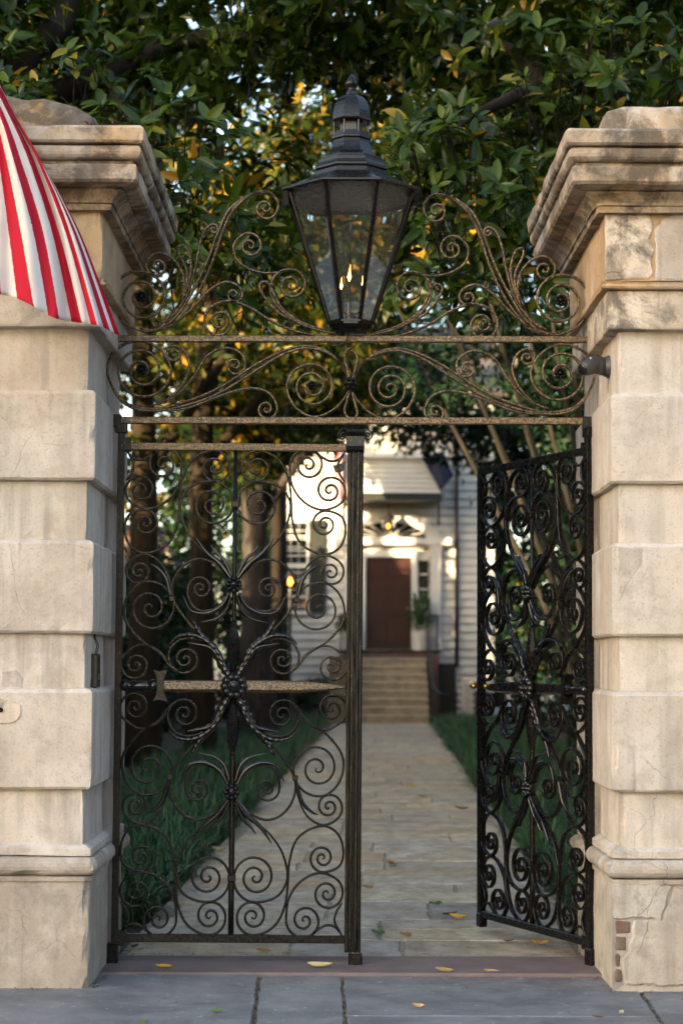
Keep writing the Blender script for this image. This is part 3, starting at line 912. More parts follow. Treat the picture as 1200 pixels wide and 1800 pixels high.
HINGE = 207.0
def build_leaf(right):
    pz = P(HINGE, 1690, 0)
    if not right:
        root = empty('gate_leaf', (pz.x, 0, 0), 'closed left iron gate leaf with sword crossbar and fluted meeting post', 'gate', 'wrought iron gate leaves')
    else:
        root = empty('gate_leaf', (pz.x, 0, 0), 'open black iron gate leaf swung inward beside the right pillar', 'gate', 'wrought iron gate leaves')
    fl = True if right else None
    iron_m = M['iron'] if not right else M['iron_black']  # open leaf leaves out most of the painted gold reflection
    ox, oz = P(HINGE, 1205, 0).x, P(HINGE, 1205, 0).z
    def W(px, py): return (ox + (px - HINGE) / PXM, oz + (1205 - py) / PXM)
    def part(name, mb, mat, smooth=False, parent=None): return mk(name, mb, mat, parent or root, smooth=smooth, flip=fl)
    def bar(name, x0, x1, y0, y1, d, mat, bev=.003, yc=0.0):
        a, b_ = W(x0, y1), W(x1, y0)
        return part(name, MB().box(a[0], b_[0], yc - d / 2, yc + d / 2, a[1], b_[1], bev=bev), mat)
    # four mirrored quarters of scrollwork
    KS = 435 / 418.0
    for mx in (0, 1):
        for my in (0, 1):
            def conv(p):
                x, y = p[0], p[1]
                if mx: x = 2 * CX1 - x
                px, py = z1(x, y)
                if my: py = 1205 + (1205 - py) * KS
                return W(px, py)
            for nm, pts in QUAD.items():
                if nm == 'K2' and mx and not right and not my: pass
                pp = [conv(p) for p in pts]
                part('scroll', MB().ribbon(pp, .0118, .027), iron_m if right else (M['iron_low'] if my else M['iron_scroll']), True)  # lit copy of the iron above, shaded copy below
            for pts, hw, fwd in LEAVES:
                mb = MB()
                hammered(mb, pts, hw, fwd, conv)
                part('acanthus_leaf', mb, M['iron_gloss'], True)
            # collars that clip the scrolls together
            for (cx, cy, w, h) in ((312, 1232, 13, 13),):
                x, zc = conv((cx, cy))
                part('collar', MB().box(x - w / 2.609 / PXM, x + w / 2.609 / PXM, -.019, .019, zc - .014, zc + .014, bev=.003), iron_m)
    for my in (0, 1):
        px, py = z1(CX1, 795)
        if my: py = 1205 + (1205 - py) * KS
        x, zc = W(px, py)
        part('collar', MB().box(x - .021, x + .021, -.021, .021, zc - .017, zc + .017, bev=.004), iron_m)
        ry = 1027 if not my else 1389
        x, zc = W(408, ry)
        part('rosette', rosette(MB(), x, -.022, zc, .041), M['iron_gloss'], True)
    # centre bar with its spindles
    x, zt = W(408.5, 788); zb = W(408, 1640)[1]
    part('centre_bar', MB().tube([(x, 0, zb), (x, 0, zb + .2), (x, 0, W(0, 1330)[1]), (x, 0, W(0, 1080)[1]), (x, 0, zt)], [.0155, .0155, .0155, .0115, .0105], 10), iron_m, True)
    for ya, yb in ((1088, 1186), (1226, 1326)):
        za, zc = W(0, yb)[1], W(0, ya)[1]
        prof = [(.013, za), (.017, za + .008), (.013, za + .014)] + [(.013 + .020 * math.sin(math.pi * k / 10) ** 1.3, za + .014 + (zc - za - .028) * k / 10) for k in range(11)] + [(.017, zc - .008), (.012, zc)]
        part('spindle', MB().lathe(prof, (x, -.002, 0), n=8), M['iron_black'], False)
    # the sword
    sx = lambda px: W(px, 1205)[0]
    zc = W(0, 1205)[1]
    def sect(x, h, d): return [(x, 0, zc - h), (x, -d * .9, zc - h * .62), (x, -d, zc - h * .5), (x, -d * .62, zc + h * .80), (x, -.0, zc + h), (x, d, zc)]
    prof = [(sx(276), .032, .022), (sx(290), .031, .022), (sx(400), .030, .022), (sx(470), .033, .022), (sx(530), .030, .020), (sx(575), .019, .014), (sx(603), .005, .005)]
    vs = []; fs = []
    for pr in prof: vs += sect(*pr)
    for i in range(len(prof) - 1):
        for k in range(6): fs.append((i * 6 + k, i * 6 + (k + 1) % 6, i * 6 + 6 + (k + 1) % 6, i * 6 + 6 + k))
    fs.append(tuple(range(5, -1, -1))); fs.append(tuple((len(prof) - 1) * 6 + k for k in range(6)))
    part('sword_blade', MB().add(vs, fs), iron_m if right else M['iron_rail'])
    gx = sx(281)
    ga = [(gx - .034, zc + .082), (gx - .008, zc + .074), (gx + .034, zc + .082), (gx + .020, zc + .045), (gx + .016, zc), (gx + .020, zc - .045), (gx + .034, zc - .078), (gx - .008, zc - .070), (gx - .034, zc - .078), (gx - .018, zc - .045), (gx - .014, zc), (gx - .018, zc + .045)]
    part('sword_guard', MB().prism(ga, -.030, .020), iron_m)
    gr = [(.014, sx(209)), (.024, sx(213)), (.029, sx(217)), (.030, sx(221)), (.022, sx(224)), (.020, sx(227)), (.024, sx(232)), (.026, sx(245)), (.024, sx(257)), (.021, sx(260)), (.031, sx(264)), (.034, sx(269)), (.030, sx(274)), (.022, sx(277))]
    part('sword_grip', MB().lathe(gr, (0, -.004, zc), n=16, axis='x'), M['iron_gloss'], True)
    mb = rosette(MB(), W(410, 0)[0], -.026, zc, .066, 10)
    part('rosette', mb, M['iron_gloss'], True)
    # frame
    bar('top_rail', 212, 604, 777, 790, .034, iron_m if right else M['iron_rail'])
    bar('bottom_rail', 204, 606, 1636, 1650, .034, M['iron_black'] if not right else iron_m)
    bar('hanging_stile', 201, 213, 752, 1672, .040, iron_m)
    bar('hinge_pin', 196, 217, 742, 760, .05, iron_m, .004)
    bar('pivot_foot', 192, 213, 1652, 1690, .055, M['iron_black'], .006)
    for (xa, xb, ya, yb) in ((204, 224, 768, 792), (203, 226, 1630, 1656)):
        bar('corner_plate', xa, xb, ya, yb, .044, iron_m, .004)
    if not right:
        # meeting post: a fluted cover bar clamped over the leaf's free edge
        a, b_ = W(606, 1664), W(634, 788)
        mb = MB()
        w = b_[0] - a[0]
        prof = [(0, 0), (0, -.020), (.10, -.026), (.18, -.026), (.21, -.017), (.25, -.017), (.28, -.032), (.40, -.032), (.43, -.022), (.47, -.022), (.485, -.030), (.515, -.030), (.53, -.022), (.57, -.022), (.60, -.032), (.72, -.032), (.75, -.017), (.79, -.017), (.82, -.026), (.90, -.026), (1, -.020), (1, 0)]
        nn = len(prof)
        NR = 30
        vs = []
        for r in range(NR + 1):
            zz = a[1] + (b_[1] - a[1]) * r / NR
            for u, y in prof:
                vs.append((a[0] + u * w + fbm(zz, u, 1, 6) * .0007, y - .016 + fbm(zz, u * 9, 2, 14) * .0015, zz))
        fs = [(r * nn + k, r * nn + k + 1, (r + 1) * nn + k + 1, (r + 1) * nn + k) for r in range(NR) for k in range(nn - 1)]
        fs += [(r * nn + nn - 1, r * nn, (r + 1) * nn, (r + 1) * nn + nn - 1) for r in range(NR)]
        fs.append(tuple(range(nn - 1, -1, -1))); fs.append(tuple(NR * nn + k for k in range(nn)))
        mp = part('meeting_post', mb.add(vs, fs), iron_m)
        # scrolled cap
        a, b_ = W(603, 793), W(635, 752)
        prof = [(.0, a[1] + .0), (-.030, a[1] + .0), (-.046, a[1] + .006), (-.050, a[1] + .016), (-.044, a[1] + .024), (-.036, a[1] + .034), (-.035, b_[1] - .036), (-.044, b_[1] - .026), (-.050, b_[1] - .014), (-.044, b_[1] - .004), (-.030, b_[1]), (0.0, b_[1])]
        nn = len(prof)
        vs = [(a[0], y - .012, zz) for y, zz in prof] + [(b_[0], y - .012, zz) for y, zz in prof]
        fs = [(k + nn, (k + 1) % nn + nn, (k + 1) % nn, k) for k in range(nn)] + [tuple(range(nn)), tuple(range(2 * nn - 1, nn - 1, -1))]
        part('post_cap', MB().add(vs, fs), M['iron_black'], False, mp)
        for s in (-1, 1):
            c = W(619, 760)
            xs = lambda d: c[0] + s * d / PXM
            zz = lambda d: W(0, d)[1]
            pts = scroll([(xs(12), zz(752)), (xs(20), zz(750)), (xs(28), zz(756))], None, (xs(22), zz(762), 1.4, .002))
            part('cap_curl', MB().ribbon(pts, .006, .026, -.02), M['iron_black'], True, mp)
        bar('post_foot', 613, 637, 1665, 1692, .05, M['iron_black'], .006, -.03)
        bar('lock_plate', 577, 606, 1152, 1222, .02, iron_m, .002, .015)
        bar('lock_plate', 573, 606, 1222, 1268, .02, iron_m, .002, .017)
        c = W(570, 796)
        part('broken_leaf', MB().prism([(W(580, 815)[0], W(580, 815)[1]), (W(590, 813)[0], W(590, 813)[1]), (W(603, 806)[0], W(603, 806)[1]), (W(601, 822)[0], W(601, 822)[1]), (W(592, 828)[0], W(592, 828)[1]), (W(584, 826)[0], W(584, 826)[1])], -.006, .006), M['iron_black'])
    else:
        bar('meeting_stile', 600, 613, 776, 1660, .040, iron_m)
        bar('stile_foot', 596, 614, 1640, 1668, .048, iron_m, .006)
        c = W(606, 1203)
        part('knob', MB().lathe([(.008, 0), (.008, .015), (.016, .022), (.019, .033), (.016, .044), (.007, .05)], (c[0], -.02, c[1]), n=16, axis='y', M=Matrix.Rotation(RAD(180), 3, 'Z')), M['brass'], True)
        c = W(560, 1203)
        part('knob', MB().lathe([(.008, 0), (.009, .015), (.014, .022), (.013, .034), (.006, .04)], (c[0], -.02, c[1]), n=14, axis='y', M=Matrix.Rotation(RAD(180), 3, 'Z')), M['brass'], True)
    if right:
        h = P(1034, 1690, 0)
        root.location = (h.x, 0.0, P(1034, 1213, 0).z - P(HINGE, 1205, 0).z)
        root.rotation_euler = (0, 0, -RAD(66.2))
    else:
        root.rotation_euler = (0, RAD(.15), 0)
    return root
leaf_l = build_leaf(False)
leaf_r = build_leaf(True)

# ------------------------------------------------------------------ overthrow above the gate
ov = empty('overthrow', tuple(P(614, 737, 0)), 'scrolled iron overthrow panel spanning both pillars above the gate', 'ironwork')
MIDX = 616.5
def opart(name, mb, smooth=False, mat=None): return mk(name, mb, mat or M['iron'], ov, smooth=smooth)
for nm, ya, yb, xa, xb in (('lower_rail', 733, 745, 190, 1046), ('upper_rail', 590, 601, 170, 1052)):
    a, b_ = P(xa, yb, 0), P(xb, yb + 1.5, 0)
    h = (yb - ya) / PXM
    mb = MB()
    n = 40
    vs = []
    for i in range(n + 1):
        x = a.x + (b_.x - a.x) * i / n; zz = a.z + (b_.z - a.z) * i / n + fbm(x, 0, ya, 3) * .0015
        vs += [(x, -.019, zz + .003), (x, -.016, zz), (x, .016, zz), (x, .019, zz + h - .003), (x, .016, zz + h), (x, -.016, zz + h), (x, -.019, zz + h - .003)]
    fs = [(i * 7 + k, i * 7 + (k + 1) % 7, i * 7 + 7 + (k + 1) % 7, i * 7 + 7 + k) for i in range(n) for k in range(7)]
    fs += [tuple(range(6, -1, -1)), tuple(n * 7 + k for k in range(7))]
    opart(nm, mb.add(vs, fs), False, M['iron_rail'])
for xa, xb, ya, yb in ((190, 214, 729, 751), (1022, 1040, 733, 755)):
    a, b_ = P(xa, yb, 0), P(xb, ya, 0)
    opart('rail_collar', MB().box(a.x, b_.x, -.026, .026, a.z, b_.z, bev=.004))
for xa, xb, ya, yb in ((184, 194, 727, 748), (1038, 1050, 735, 753), (1040, 1058, 592, 610), (172, 196, 588, 606)):
    a, b_ = P(xa, yb, 0), P(xb, ya, 0)
    opart('wall_anchor', MB().box(a.x, b_.x, -.022, .022, a.z, b_.z, bev=.005), mat=M['iron_black'])
LOW = [
 scroll([(1183, 955), (1160, 895), (1105, 825), (1000, 783), (890, 797), (740, 870), (560, 985), (400, 1052), (250, 1088), (120, 1062), (45, 975), (25, 895), (62, 808), (180, 760), (285, 810), (330, 900)], None, (190, 903, 2.1, 9)),
 scroll([(1178, 930), (1130, 850), (1050, 803), (960, 793), (860, 825), (730, 905), (560, 1010), (400, 1070), (250, 1097), (130, 1078), (60, 1010), (32, 930)]),
 scroll([(1183, 985), (1160, 1030), (1100, 1090), (1010, 1122), (925, 1075), (883, 975), (925, 895), (1000, 868)], None, (1005, 975, 2.1, 7)),
 scroll([(230, 1075), (310, 1045), (390, 960), (418, 870), (385, 800), (340, 785)], None, (348, 826, 1.35)),
 scroll([(300, 1060), (370, 1010), (440, 930), (510, 825), (600, 793), (670, 825), (685, 870)], None, (636, 876, 1.4)),
 scroll([(300, 1098), (400, 1085), (600, 1010), (720, 985), (800, 1010), (833, 1060)], None, (786, 1086, 1.5)),
 scroll([(1188, 950), (1170, 880), (1160, 825), (1174, 798), (1192, 794)]),
 scroll([(1188, 985), (1172, 1040), (1160, 1095), (1175, 1122), (1192, 1126)]),
]
UPP = [
 scroll([(600, 180), (640, 110), (720, 57), (800, 50), (842, 95), (836, 140)], None, (782, 124, 1.3)),
 scroll([(240, 717), (330, 690), (440, 560), (520, 400), (570, 255), (620, 145), (700, 68), (780, 44), (835, 72)]),
 scroll([(180, 700), (250, 710), (345, 655), (425, 535), (500, 385), (555, 240), (610, 130), (690, 62)]),
 scroll([(330, 690), (230, 719), (110, 680), (58, 600), (60, 505), (115, 443), (200, 430), (280, 480), (300, 550)], None, (188, 552, 1.9, 9)),
 scroll([(300, 690), (400, 555), (448, 400), (470, 285), (500, 220), (530, 202)], None, (533, 226, 1.1)),
 scroll([(300, 680), (395, 540), (425, 420), (415, 345), (390, 304), (364, 312), (374, 355), (404, 420), (400, 500), (345, 625), (260, 700)]),
 scroll([(240, 705), (345, 620), (390, 520), (382, 430), (330, 362), (265, 340), (220, 372)], None, (264, 405, 1.4)),
 scroll([(260, 712), (340, 680), (440, 595), (520, 512), (595, 477), (655, 500)], None, (630, 538, 1.3)),
 scroll([(1150, 738), (1060, 735), (940, 715), (820, 668), (700, 596), (600, 568), (515, 602), (488, 660)], None, (562, 668, 1.7)),
 scroll([(1160, 728), (1080, 715), (950, 678), (855, 610), (806, 525), (828, 445), (890, 415)], None, (905, 490, 1.7)),
 scroll([(890, 418), (800, 434), (705, 415), (642, 368), (630, 300), (680, 248)], None, (708, 305, 1.5)),
 scroll([(1080, 708), (950, 668), (860, 600), (822, 535), (800, 485), (775, 474), (753, 492), (775, 545), (830, 610), (900, 660)]),
]
for tab in (LOW, UPP):
    for pts in tab:
        for mir in (0, 1):
            pp = []
            for p in pts:
                px, py = z5(p[0], p[1])
                if mir: px, py = 2 * MIDX - px, py + 6
                else: py += (px - 250) * .006
                w = P(px, py, 0)
                pp.append((w.x, w.z))
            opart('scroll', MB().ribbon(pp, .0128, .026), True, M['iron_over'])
for (x, y, r) in ((190, 903, .030), (188, 554, .030), (1005, 974, .024)):
    for mir in (0, 1):
        px, py = z5(x, y)
        if mir: px, py = 2 * MIDX - px, py + 6
        else: py += (px - 250) * .006
        if x > 900 and mir: continue
        w = P(px, py, 0)
        opart('rosette', rosette(MB(), w.x, -.012, w.z, r), True, M['iron_black'])
w = P(616.5, 676, 0)
opart('rosette', rosette(MB(), w.x, -.020, w.z, .035, 6), True, M['iron_black'])

# ------------------------------------------------------------------ gas lantern
lx = P(616, 580, 0).x
def lz(py): return P(616, py, 0).z
def lw(hw): return hw / 3.4625 / PXM / math.cos(math.pi / 8)    # half width across flats -> corner radius
def zz7(y): return lz(100 + y / 3.4625)
lan = empty('gas_lantern', (lx, 0, lz(588)), 'large black octagonal gas lantern with burning flames above the gate', 'lantern')
OCT = dict(n=8, phase=math.pi / 8)
def lpart(name, mb, mat=None, smooth=False, parent=None): return mk(name, mb, mat or M['iron_lantern'], parent or lan, smooth=smooth)
def oct_(prof): return MB().lathe([(lw(h), zz7(y)) for h, y in prof], (lx, 0, 0), **OCT)
lpart('base', oct_([(92, 1690), (100, 1668), (118, 1660), (134, 1640), (140, 1632), (140, 1622), (128, 1618), (118, 1612), (60, 1606)]))
# sloping corner bars between base and roof
for k in range(8):
    a = math.pi / 8 + k * math.pi / 4
    r0, r1 = lw(134), lw(378)
    p0 = Vector((lx + r0 * math.cos(a), r0 * math.sin(a), zz7(1622))); p1 = Vector((lx + r1 * math.cos(a), r1 * math.sin(a), zz7(850)))
    rad = Vector((math.cos(a), math.sin(a), 0)); tan = Vector((-math.sin(a), math.cos(a), 0))
    mb = MB()
    pr = [(-.011, -.002), (-.006, .007), (.006, .007), (.011, -.002), (.004, -.010), (-.004, -.010)]
    vs = [p0 + tan * u + rad * v for u, v in pr] + [p1 + tan * u + rad * v for u, v in pr]
    fs = [(i, (i + 1) % 6, (i + 1) % 6 + 6, i + 6) for i in range(6)] + [(5, 4, 3, 2, 1, 0), tuple(range(6, 12))]
    lpart('corner_bar', mb.add(vs, fs), M['iron'] if k in (3, 4, 7, 0) else None)
def side(k, r0, z0, r1, z1_, inset):
    a0 = math.pi / 8 + k * math.pi / 4; a1 = a0 + math.pi / 4
    c = []
    for r, zc in ((r0, z0), (r1, z1_)):
        A = Vector((r * math.cos(a0), r * math.sin(a0), 0)); B = Vector((r * math.cos(a1), r * math.sin(a1), 0))
        d = (B - A).normalized()
        c.append((A + d * inset + Vector((lx, 0, zc)), B - d * inset + Vector((lx, 0, zc))))
    return c
for k in range(8):
    c = side(k, lw(132), zz7(1618), lw(372), zz7(852), .009)
    am = math.pi / 4 * (k + 1)
    inw = Vector((-math.cos(am), -math.sin(am), 0)) * .004
    v = [c[0][0], c[0][1], c[1][1], c[1][0]]
    pane = lpart('pane', MB().add(v, [(0, 1, 2, 3)]), M['pane'])
    # glazing frame round each pane
    fr = MB()
    o = -inw * 1.5
    def edge(p, q, w):
        d = (q - p).normalized(); up = d.cross(inw).normalized() * w
        fr.add([p + o, q + o, q + up + o, p + up + o, p - o, q - o, q + up - o, p + up - o], [(0, 1, 2, 3), (7, 6, 5, 4), (0, 4, 5, 1), (2, 6, 7, 3), (1, 5, 6, 2), (3, 7, 4, 0)])
    edge(v[0], v[1], -.024); edge(v[2], v[3], -.020); edge(v[3], v[0], -.008); edge(v[1], v[2], -.008)
    lpart('glazing_bar', fr, None, False, pane)
lpart('eaves', oct_([(372, 852), (414, 862), (420, 852), (420, 842), (400, 832), (360, 838)]))
lpart('roof', oct_([(400, 838), (395, 834), (310, 790), (236, 752), (224, 745), (222, 722), (214, 712), (220, 706), (220, 694), (206, 684), (200, 668), (200, 652), (186, 646), (184, 632), (160, 622), (138, 600), (122, 570), (112, 535), (109, 516), (100, 512)]))
ven = lpart('vent', oct_([(112, 518), (119, 512), (119, 500), (112, 496), (108, 470), (98, 468)]))
lpart('vent_core', oct_([(70, 500), (70, 396)]), M['black_metal'], False, ven)
for k in range(8):
    a = math.pi / 8 + k * math.pi / 4
    r = lw(106)
    lpart('vent_post', MB().tube([(lx + r * math.cos(a), r * math.sin(a), zz7(500)), (lx + r * math.cos(a), r * math.sin(a), zz7(396))], .0045, 6), None, False, ven)
lpart('dome', oct_([(98, 408), (118, 406), (121, 398), (116, 392), (115, 372), (112, 345), (106, 315), (97, 290), (84, 268), (66, 250), (46, 240), (34, 234), (31, 216), (26, 212)]))
lpart('finial', MB().lathe([(lw(24), zz7(214)), (lw(26), zz7(206)), (lw(17), zz7(202)), (lw(30), zz7(186)), (lw(38), zz7(172)), (lw(37), zz7(158)), (lw(33), zz7(148)), (lw(26), zz7(132)), (lw(17), zz7(118)), (lw(8), zz7(110)), (.001, zz7(106))], (lx, 0, 0), n=10), M['iron_lantern'], True)
# burners
br = lpart('burner', MB().lathe([(.030, zz7(1618)), (.034, zz7(1590)), (.026, zz7(1584)), (.022, zz7(1560)), (.012, zz7(1552))], (lx, 0, 0), n=14), M['iron_black'], True)
lpart('chimney_glass', MB().lathe([(.036, zz7(1605)), (.036, zz7(1500))], (lx - .01, 0, 0), n=18, cap=False), M['pane'], True, br)
for dx, dy, top, fs_ in ((-.050, .02, 1412, .75), (-.008, -.02, 1372, 1.0), (.064, .03, 1395, .7)):
    zt = zz7(top)
    lpart('gas_tube', MB().tube([(lx + dx * .3, dy * .3, zz7(1570)), (lx + dx * .8, dy, zz7(1540)), (lx + dx, dy, zt)], .005, 8), M['bark_pale'], True, br)
    def fl(prof): return MB().lathe([(r * fs_, zt + h_ * fs_) for r, h_ in prof], (lx + dx, dy, 0), n=10)
    for mb_, mt_, nm_ in ((fl([(.003, 0), (.006, .010), (.0085, .022), (.0075, .036), (.0042, .056), (.0018, .074), (.0004, .090)]), M['flame'], 'flame'), (fl([(.002, .010), (.0088, .018), (.0092, .025), (.0076, .036), (.0006, .047)]), M['flame_core'], 'flame_core')):
        mb_.v = [(v[0] + (v[2] - zt) ** 2 * .7 * (1 if dx < 0 else -1), v[1], v[2]) for v in mb_.v]
        lpart(nm_, mb_, mt_, True, br)
# its cable
cb = catmull([Vector(P(612, 582, -.03)), Vector(P(611, 592, -.035)), Vector(P(603, 603, -.03)), Vector(P(588, 608, -.012)), Vector(P(576, 604, .0))], 5)
lpart('cable', MB().tube(cb, .0035, 6), M['black_plastic'], True)

# ------------------------------------------------------------------ camera and intercom on the pillars
xs = RR[0] - .0
cp = P(1056, 648, -.38)
scam = empty('security_camera', (xs, -.38, cp.z), 'small dark grey swivel camera on the right pillar beside the scrollwork', 'camera')
def cyl(name, a, b_, prof, mat, parent=None):
    a = Vector(a); b_ = Vector(b_)
    d = (b_ - a); L = d.length
    q = Vector((0, 0, 1)).rotation_difference(d.normalized()).to_matrix()
    return mk(name, MB().lathe([(r, t * L) for r, t in prof], a, n=20, M=q), mat, parent or scam, smooth=True)
c0 = Vector((P(1074, 645, -.38).x, -.38, P(1074, 645, -.38).z)); c1 = Vector((P(1046, 640, -.38).x, -.38, P(1046, 640, -.38).z)); c2 = Vector((P(1023, 650, -.42).x, -.43, P(1023, 650, -.42).z))
cyl('wall_mount', Vector((xs + .01, -.38, c0.z)), c0 - Vector((.035, 0, 0)), [(.056, 0), (.058, .1), (.058, .6), (.052, .62), (.052, .98), (.046, 1)], M['grey_plastic'])
cyl('barrel', c0 - Vector((.03, 0, 0)), c1 + Vector((-.012, 0, 0)), [(.046, 0), (.046, .75), (.045, .9), (.040, 1)], M['grey_plastic'])
hd = cyl('head', c1 + Vector((.004, 0, .004)), c2, [(.030, -.25), (.042, -.1), (.045, .2), (.043, .6), (.036, .9), (.030, 1.0)], M['grey_plastic'])
cyl('lens', c2, c2 + (c2 - c1).normalized() * .008, [(.029, -.3), (.029, .6), (.022, 1)], M['black_plastic'], hd)
w = P(1037, 632, -.425)
mk('indicator', MB().box(w.x - .003, w.x + .003, -.433, -.425, w.z - .010, w.z + .010), M['white_paint'], hd)

ic = P(167, 1176, -.40)
icx = RL[1]
inter = empty('intercom', (icx, -.40, ic.z), 'slim black intercom unit with wires on the left pillar reveal', 'intercom')
zt, zb = P(167, 1149, -.40).z, P(167, 1209, -.40).z
mk('casing', MB().box(icx - .004, icx + .030, -.462, -.335, zb, zt, bev=.006), M['black_plastic'], inter)
mk('button', MB().box(icx + .030, icx + .033, -.42, -.38, zb + .04, zb + .07), M['grey_plastic'], inter)
for d in (0, .045):
    wv = [Vector((icx + .012, -.42 + d, zt - .01)), Vector((icx + .022, -.43 + d * 1.6, zt + .04)), Vector((icx + .010, -.42 + d, zt + .075)), Vector((icx + .004, -.41 + d, zt + .10))]
    mk('wire', MB().tube(catmull(wv, 5), .003, 6), M['black_plastic'], inter, smooth=True)

# ------------------------------------------------------------------ striped flag
fb = [212, 201, 194, 182, 172, 160, 145, 126, 104, 85, 60, 31, 2, -32]
def fl_y(x):   # lower hem
    t = (212 - x) / 212
    return 592 - 72 * t - 6 * math.sin(t * 9)
FU = (0, 2.5, 4.5, 6.5, 8.5, 10.5, 13)
FT = ((142, 133, 122, 100, 70, 28, -30), (73, 73, 71, 58, 31, 7, -36), (33, 32, 30, 24, 8, -10, -45), (0, -1, -3, -8, -22, -38, -62), (-48, -50, -52, -58, -72, -90, -112))
NU, NV = 13 * 6, 46
vs = []; uvs = []
for j in range(NV + 1):
    v = j / NV
    for i in range(NU + 1):
        u = i / NU * 13
        k = min(12, int(u)); fr_ = u - k
        bx = fb[k] + (fb[k + 1] - fb[k]) * fr_
        by = fl_y(bx)
        x = y = 0
        yr = [by, 412, 284, 212, 150, 60]
        col = [bx] + [float(np.interp(u, FU, r_)) for r_ in FT]
        tt = v * 5; kk = min(4, int(tt)); w_ = tt - kk
        i0, i1, i2, i3 = max(0, kk - 1), kk, kk + 1, min(5, kk + 2)
        def cr4(l): return .5 * (2 * l[i1] + (l[i2] - l[i0]) * w_ + (2 * l[i0] - 5 * l[i1] + 4 * l[i2] - l[i3]) * w_ ** 2 + (3 * l[i1] - l[i0] - 3 * l[i2] + l[i3]) * w_ ** 3)
        x, y = cr4(col), cr4(yr)
        depth = -1.02 - .16 * math.sin(min(1, u / 8) * math.pi / 2) + .045 * math.sin(u * 1.15 + v * 2.2) * (1 - .5 * v) + .14 * v + .018 * math.sin(u * 2.9 + v * 5 + 1.3 * math.sin(v * 4)) + .007 * fbm(u * .8, v * 7, 0, 1.6) + .004 * math.sin(v * 60 + u * 5) * (v < .06)
        q = P(x, y, depth)
        vs.append((q.x, q.y, q.z)); uvs.append((u, v))
fs = [(j * (NU + 1) + i, j * (NU + 1) + i + 1, (j + 1) * (NU + 1) + i + 1, (j + 1) * (NU + 1) + i) for j in range(NV) for i in range(NU)]
fp = P(-60, 60, -.95)
flag = empty('flag', (P(-110, 300, -.75).x, -.71, P(0, 500, -.75).z), 'red and white striped flag hanging in front of the left pillar', 'flag')
cloth = mk('cloth', MB().add(vs, fs), M['stripes'], flag, smooth=True)
ul = cloth.data.uv_layers.new(name='UVMap')
for lp in cloth.data.loops: ul.data[lp.index].uv = uvs[lp.vertex_index]
sol = cloth.modifiers.new('thickness', 'SOLIDIFY'); sol.thickness = .0015
pa = Vector((P(-230, 520, PF).x, PF - .02, P(0, 520, PF).z)); pb = Vector(P(-20, 40, -.88))
mk('pole', MB().tube([pa, pb], .014, 10), M['white_paint'], flag, smooth=True)
mk('bracket', MB().lathe([(.04, -.04), (.04, .0), (.022, .02), (.02, .08)], pa, n=12, M=Vector((0, 0, 1)).rotation_difference((pb - pa).normalized()).to_matrix()), M['brass'], flag)
# ------------------------------------------------------------------ the house at the end of the path
HY = 41.5
def h(px, py, Y=HY): return P(px, py, Y)
hx0, hx1 = h(484, 1000).x, h(862, 1000).x
house = empty('white_house', (h(677, 1140).x, HY, 0), 'white clapboard house with dark red door and fanlight beyond the path', 'house')
def hp(name, mb, mat, parent=None, smooth=False): return mk(name, mb, mat, parent or house, smooth=smooth)
def hbox(name, xa, xb, ya, yb, y0, y1, mat, parent=None, Y=HY, bev=0.0):
    a, b_ = h(xa, yb, Y), h(xb, ya, Y)
    return hp(name, MB().box(a.x, b_.x, Y + y0, Y + y1, a.z, b_.z, bev=bev), mat, parent)
hp('wall', MB().box(hx0, hx1, HY, HY + 9, .75, 9.2), M['mortar_and_shadow'])  # grey core acts as painted shadow lines between the clapboards
hp('foundation', MB().box(hx0 - .02, hx1 + .02, HY - .03, HY + 9.02, -.1, .78), M['brick'])
zz = .80
bm_board = None
while zz < 9.1:
    mb = MB().add([(hx0 - .01, HY - .055, zz), (hx1 + .01, HY - .055, zz), (hx1 + .01, HY - .012, zz + .204), (hx0 - .01, HY - .012, zz + .204), (hx0 - .01, HY - .001, zz), (hx1 + .01, HY - .001, zz)], [(0, 1, 2, 3), (4, 5, 1, 0)])
    hp('clapboard', mb, M['clapboard'])
    zz += .232
for xs in (hx0, hx1):
    hp('corner_board', MB().box(xs - .09, xs + .09, HY - .055, HY + .12, .76, 9.2), M['white_paint'])
ov_ = .45
rz = 9.2
mid = HY + 4.5
hp('roof', MB().add([(hx0 - ov_, HY - ov_, rz - .1), (hx1 + ov_, HY - ov_, rz - .1), (hx1 + ov_, mid, rz + 2.6), (hx0 - ov_, mid, rz + 2.6), (hx0 - ov_, HY + 9 + ov_, rz - .1), (hx1 + ov_, HY + 9 + ov_, rz - .1),
   (hx0 - ov_, HY - ov_, rz - .25), (hx1 + ov_, HY - ov_, rz - .25), (hx0 - ov_, HY + 9 + ov_, rz - .25), (hx1 + ov_, HY + 9 + ov_, rz - .25)],
   [(0, 1, 2, 3), (3, 2, 5, 4), (6, 7, 1, 0), (0, 3, 4, 8, 6), (1, 7, 9, 5, 2), (6, 8, 9, 7), (8, 4, 5, 9)]), M['roof_dark'])
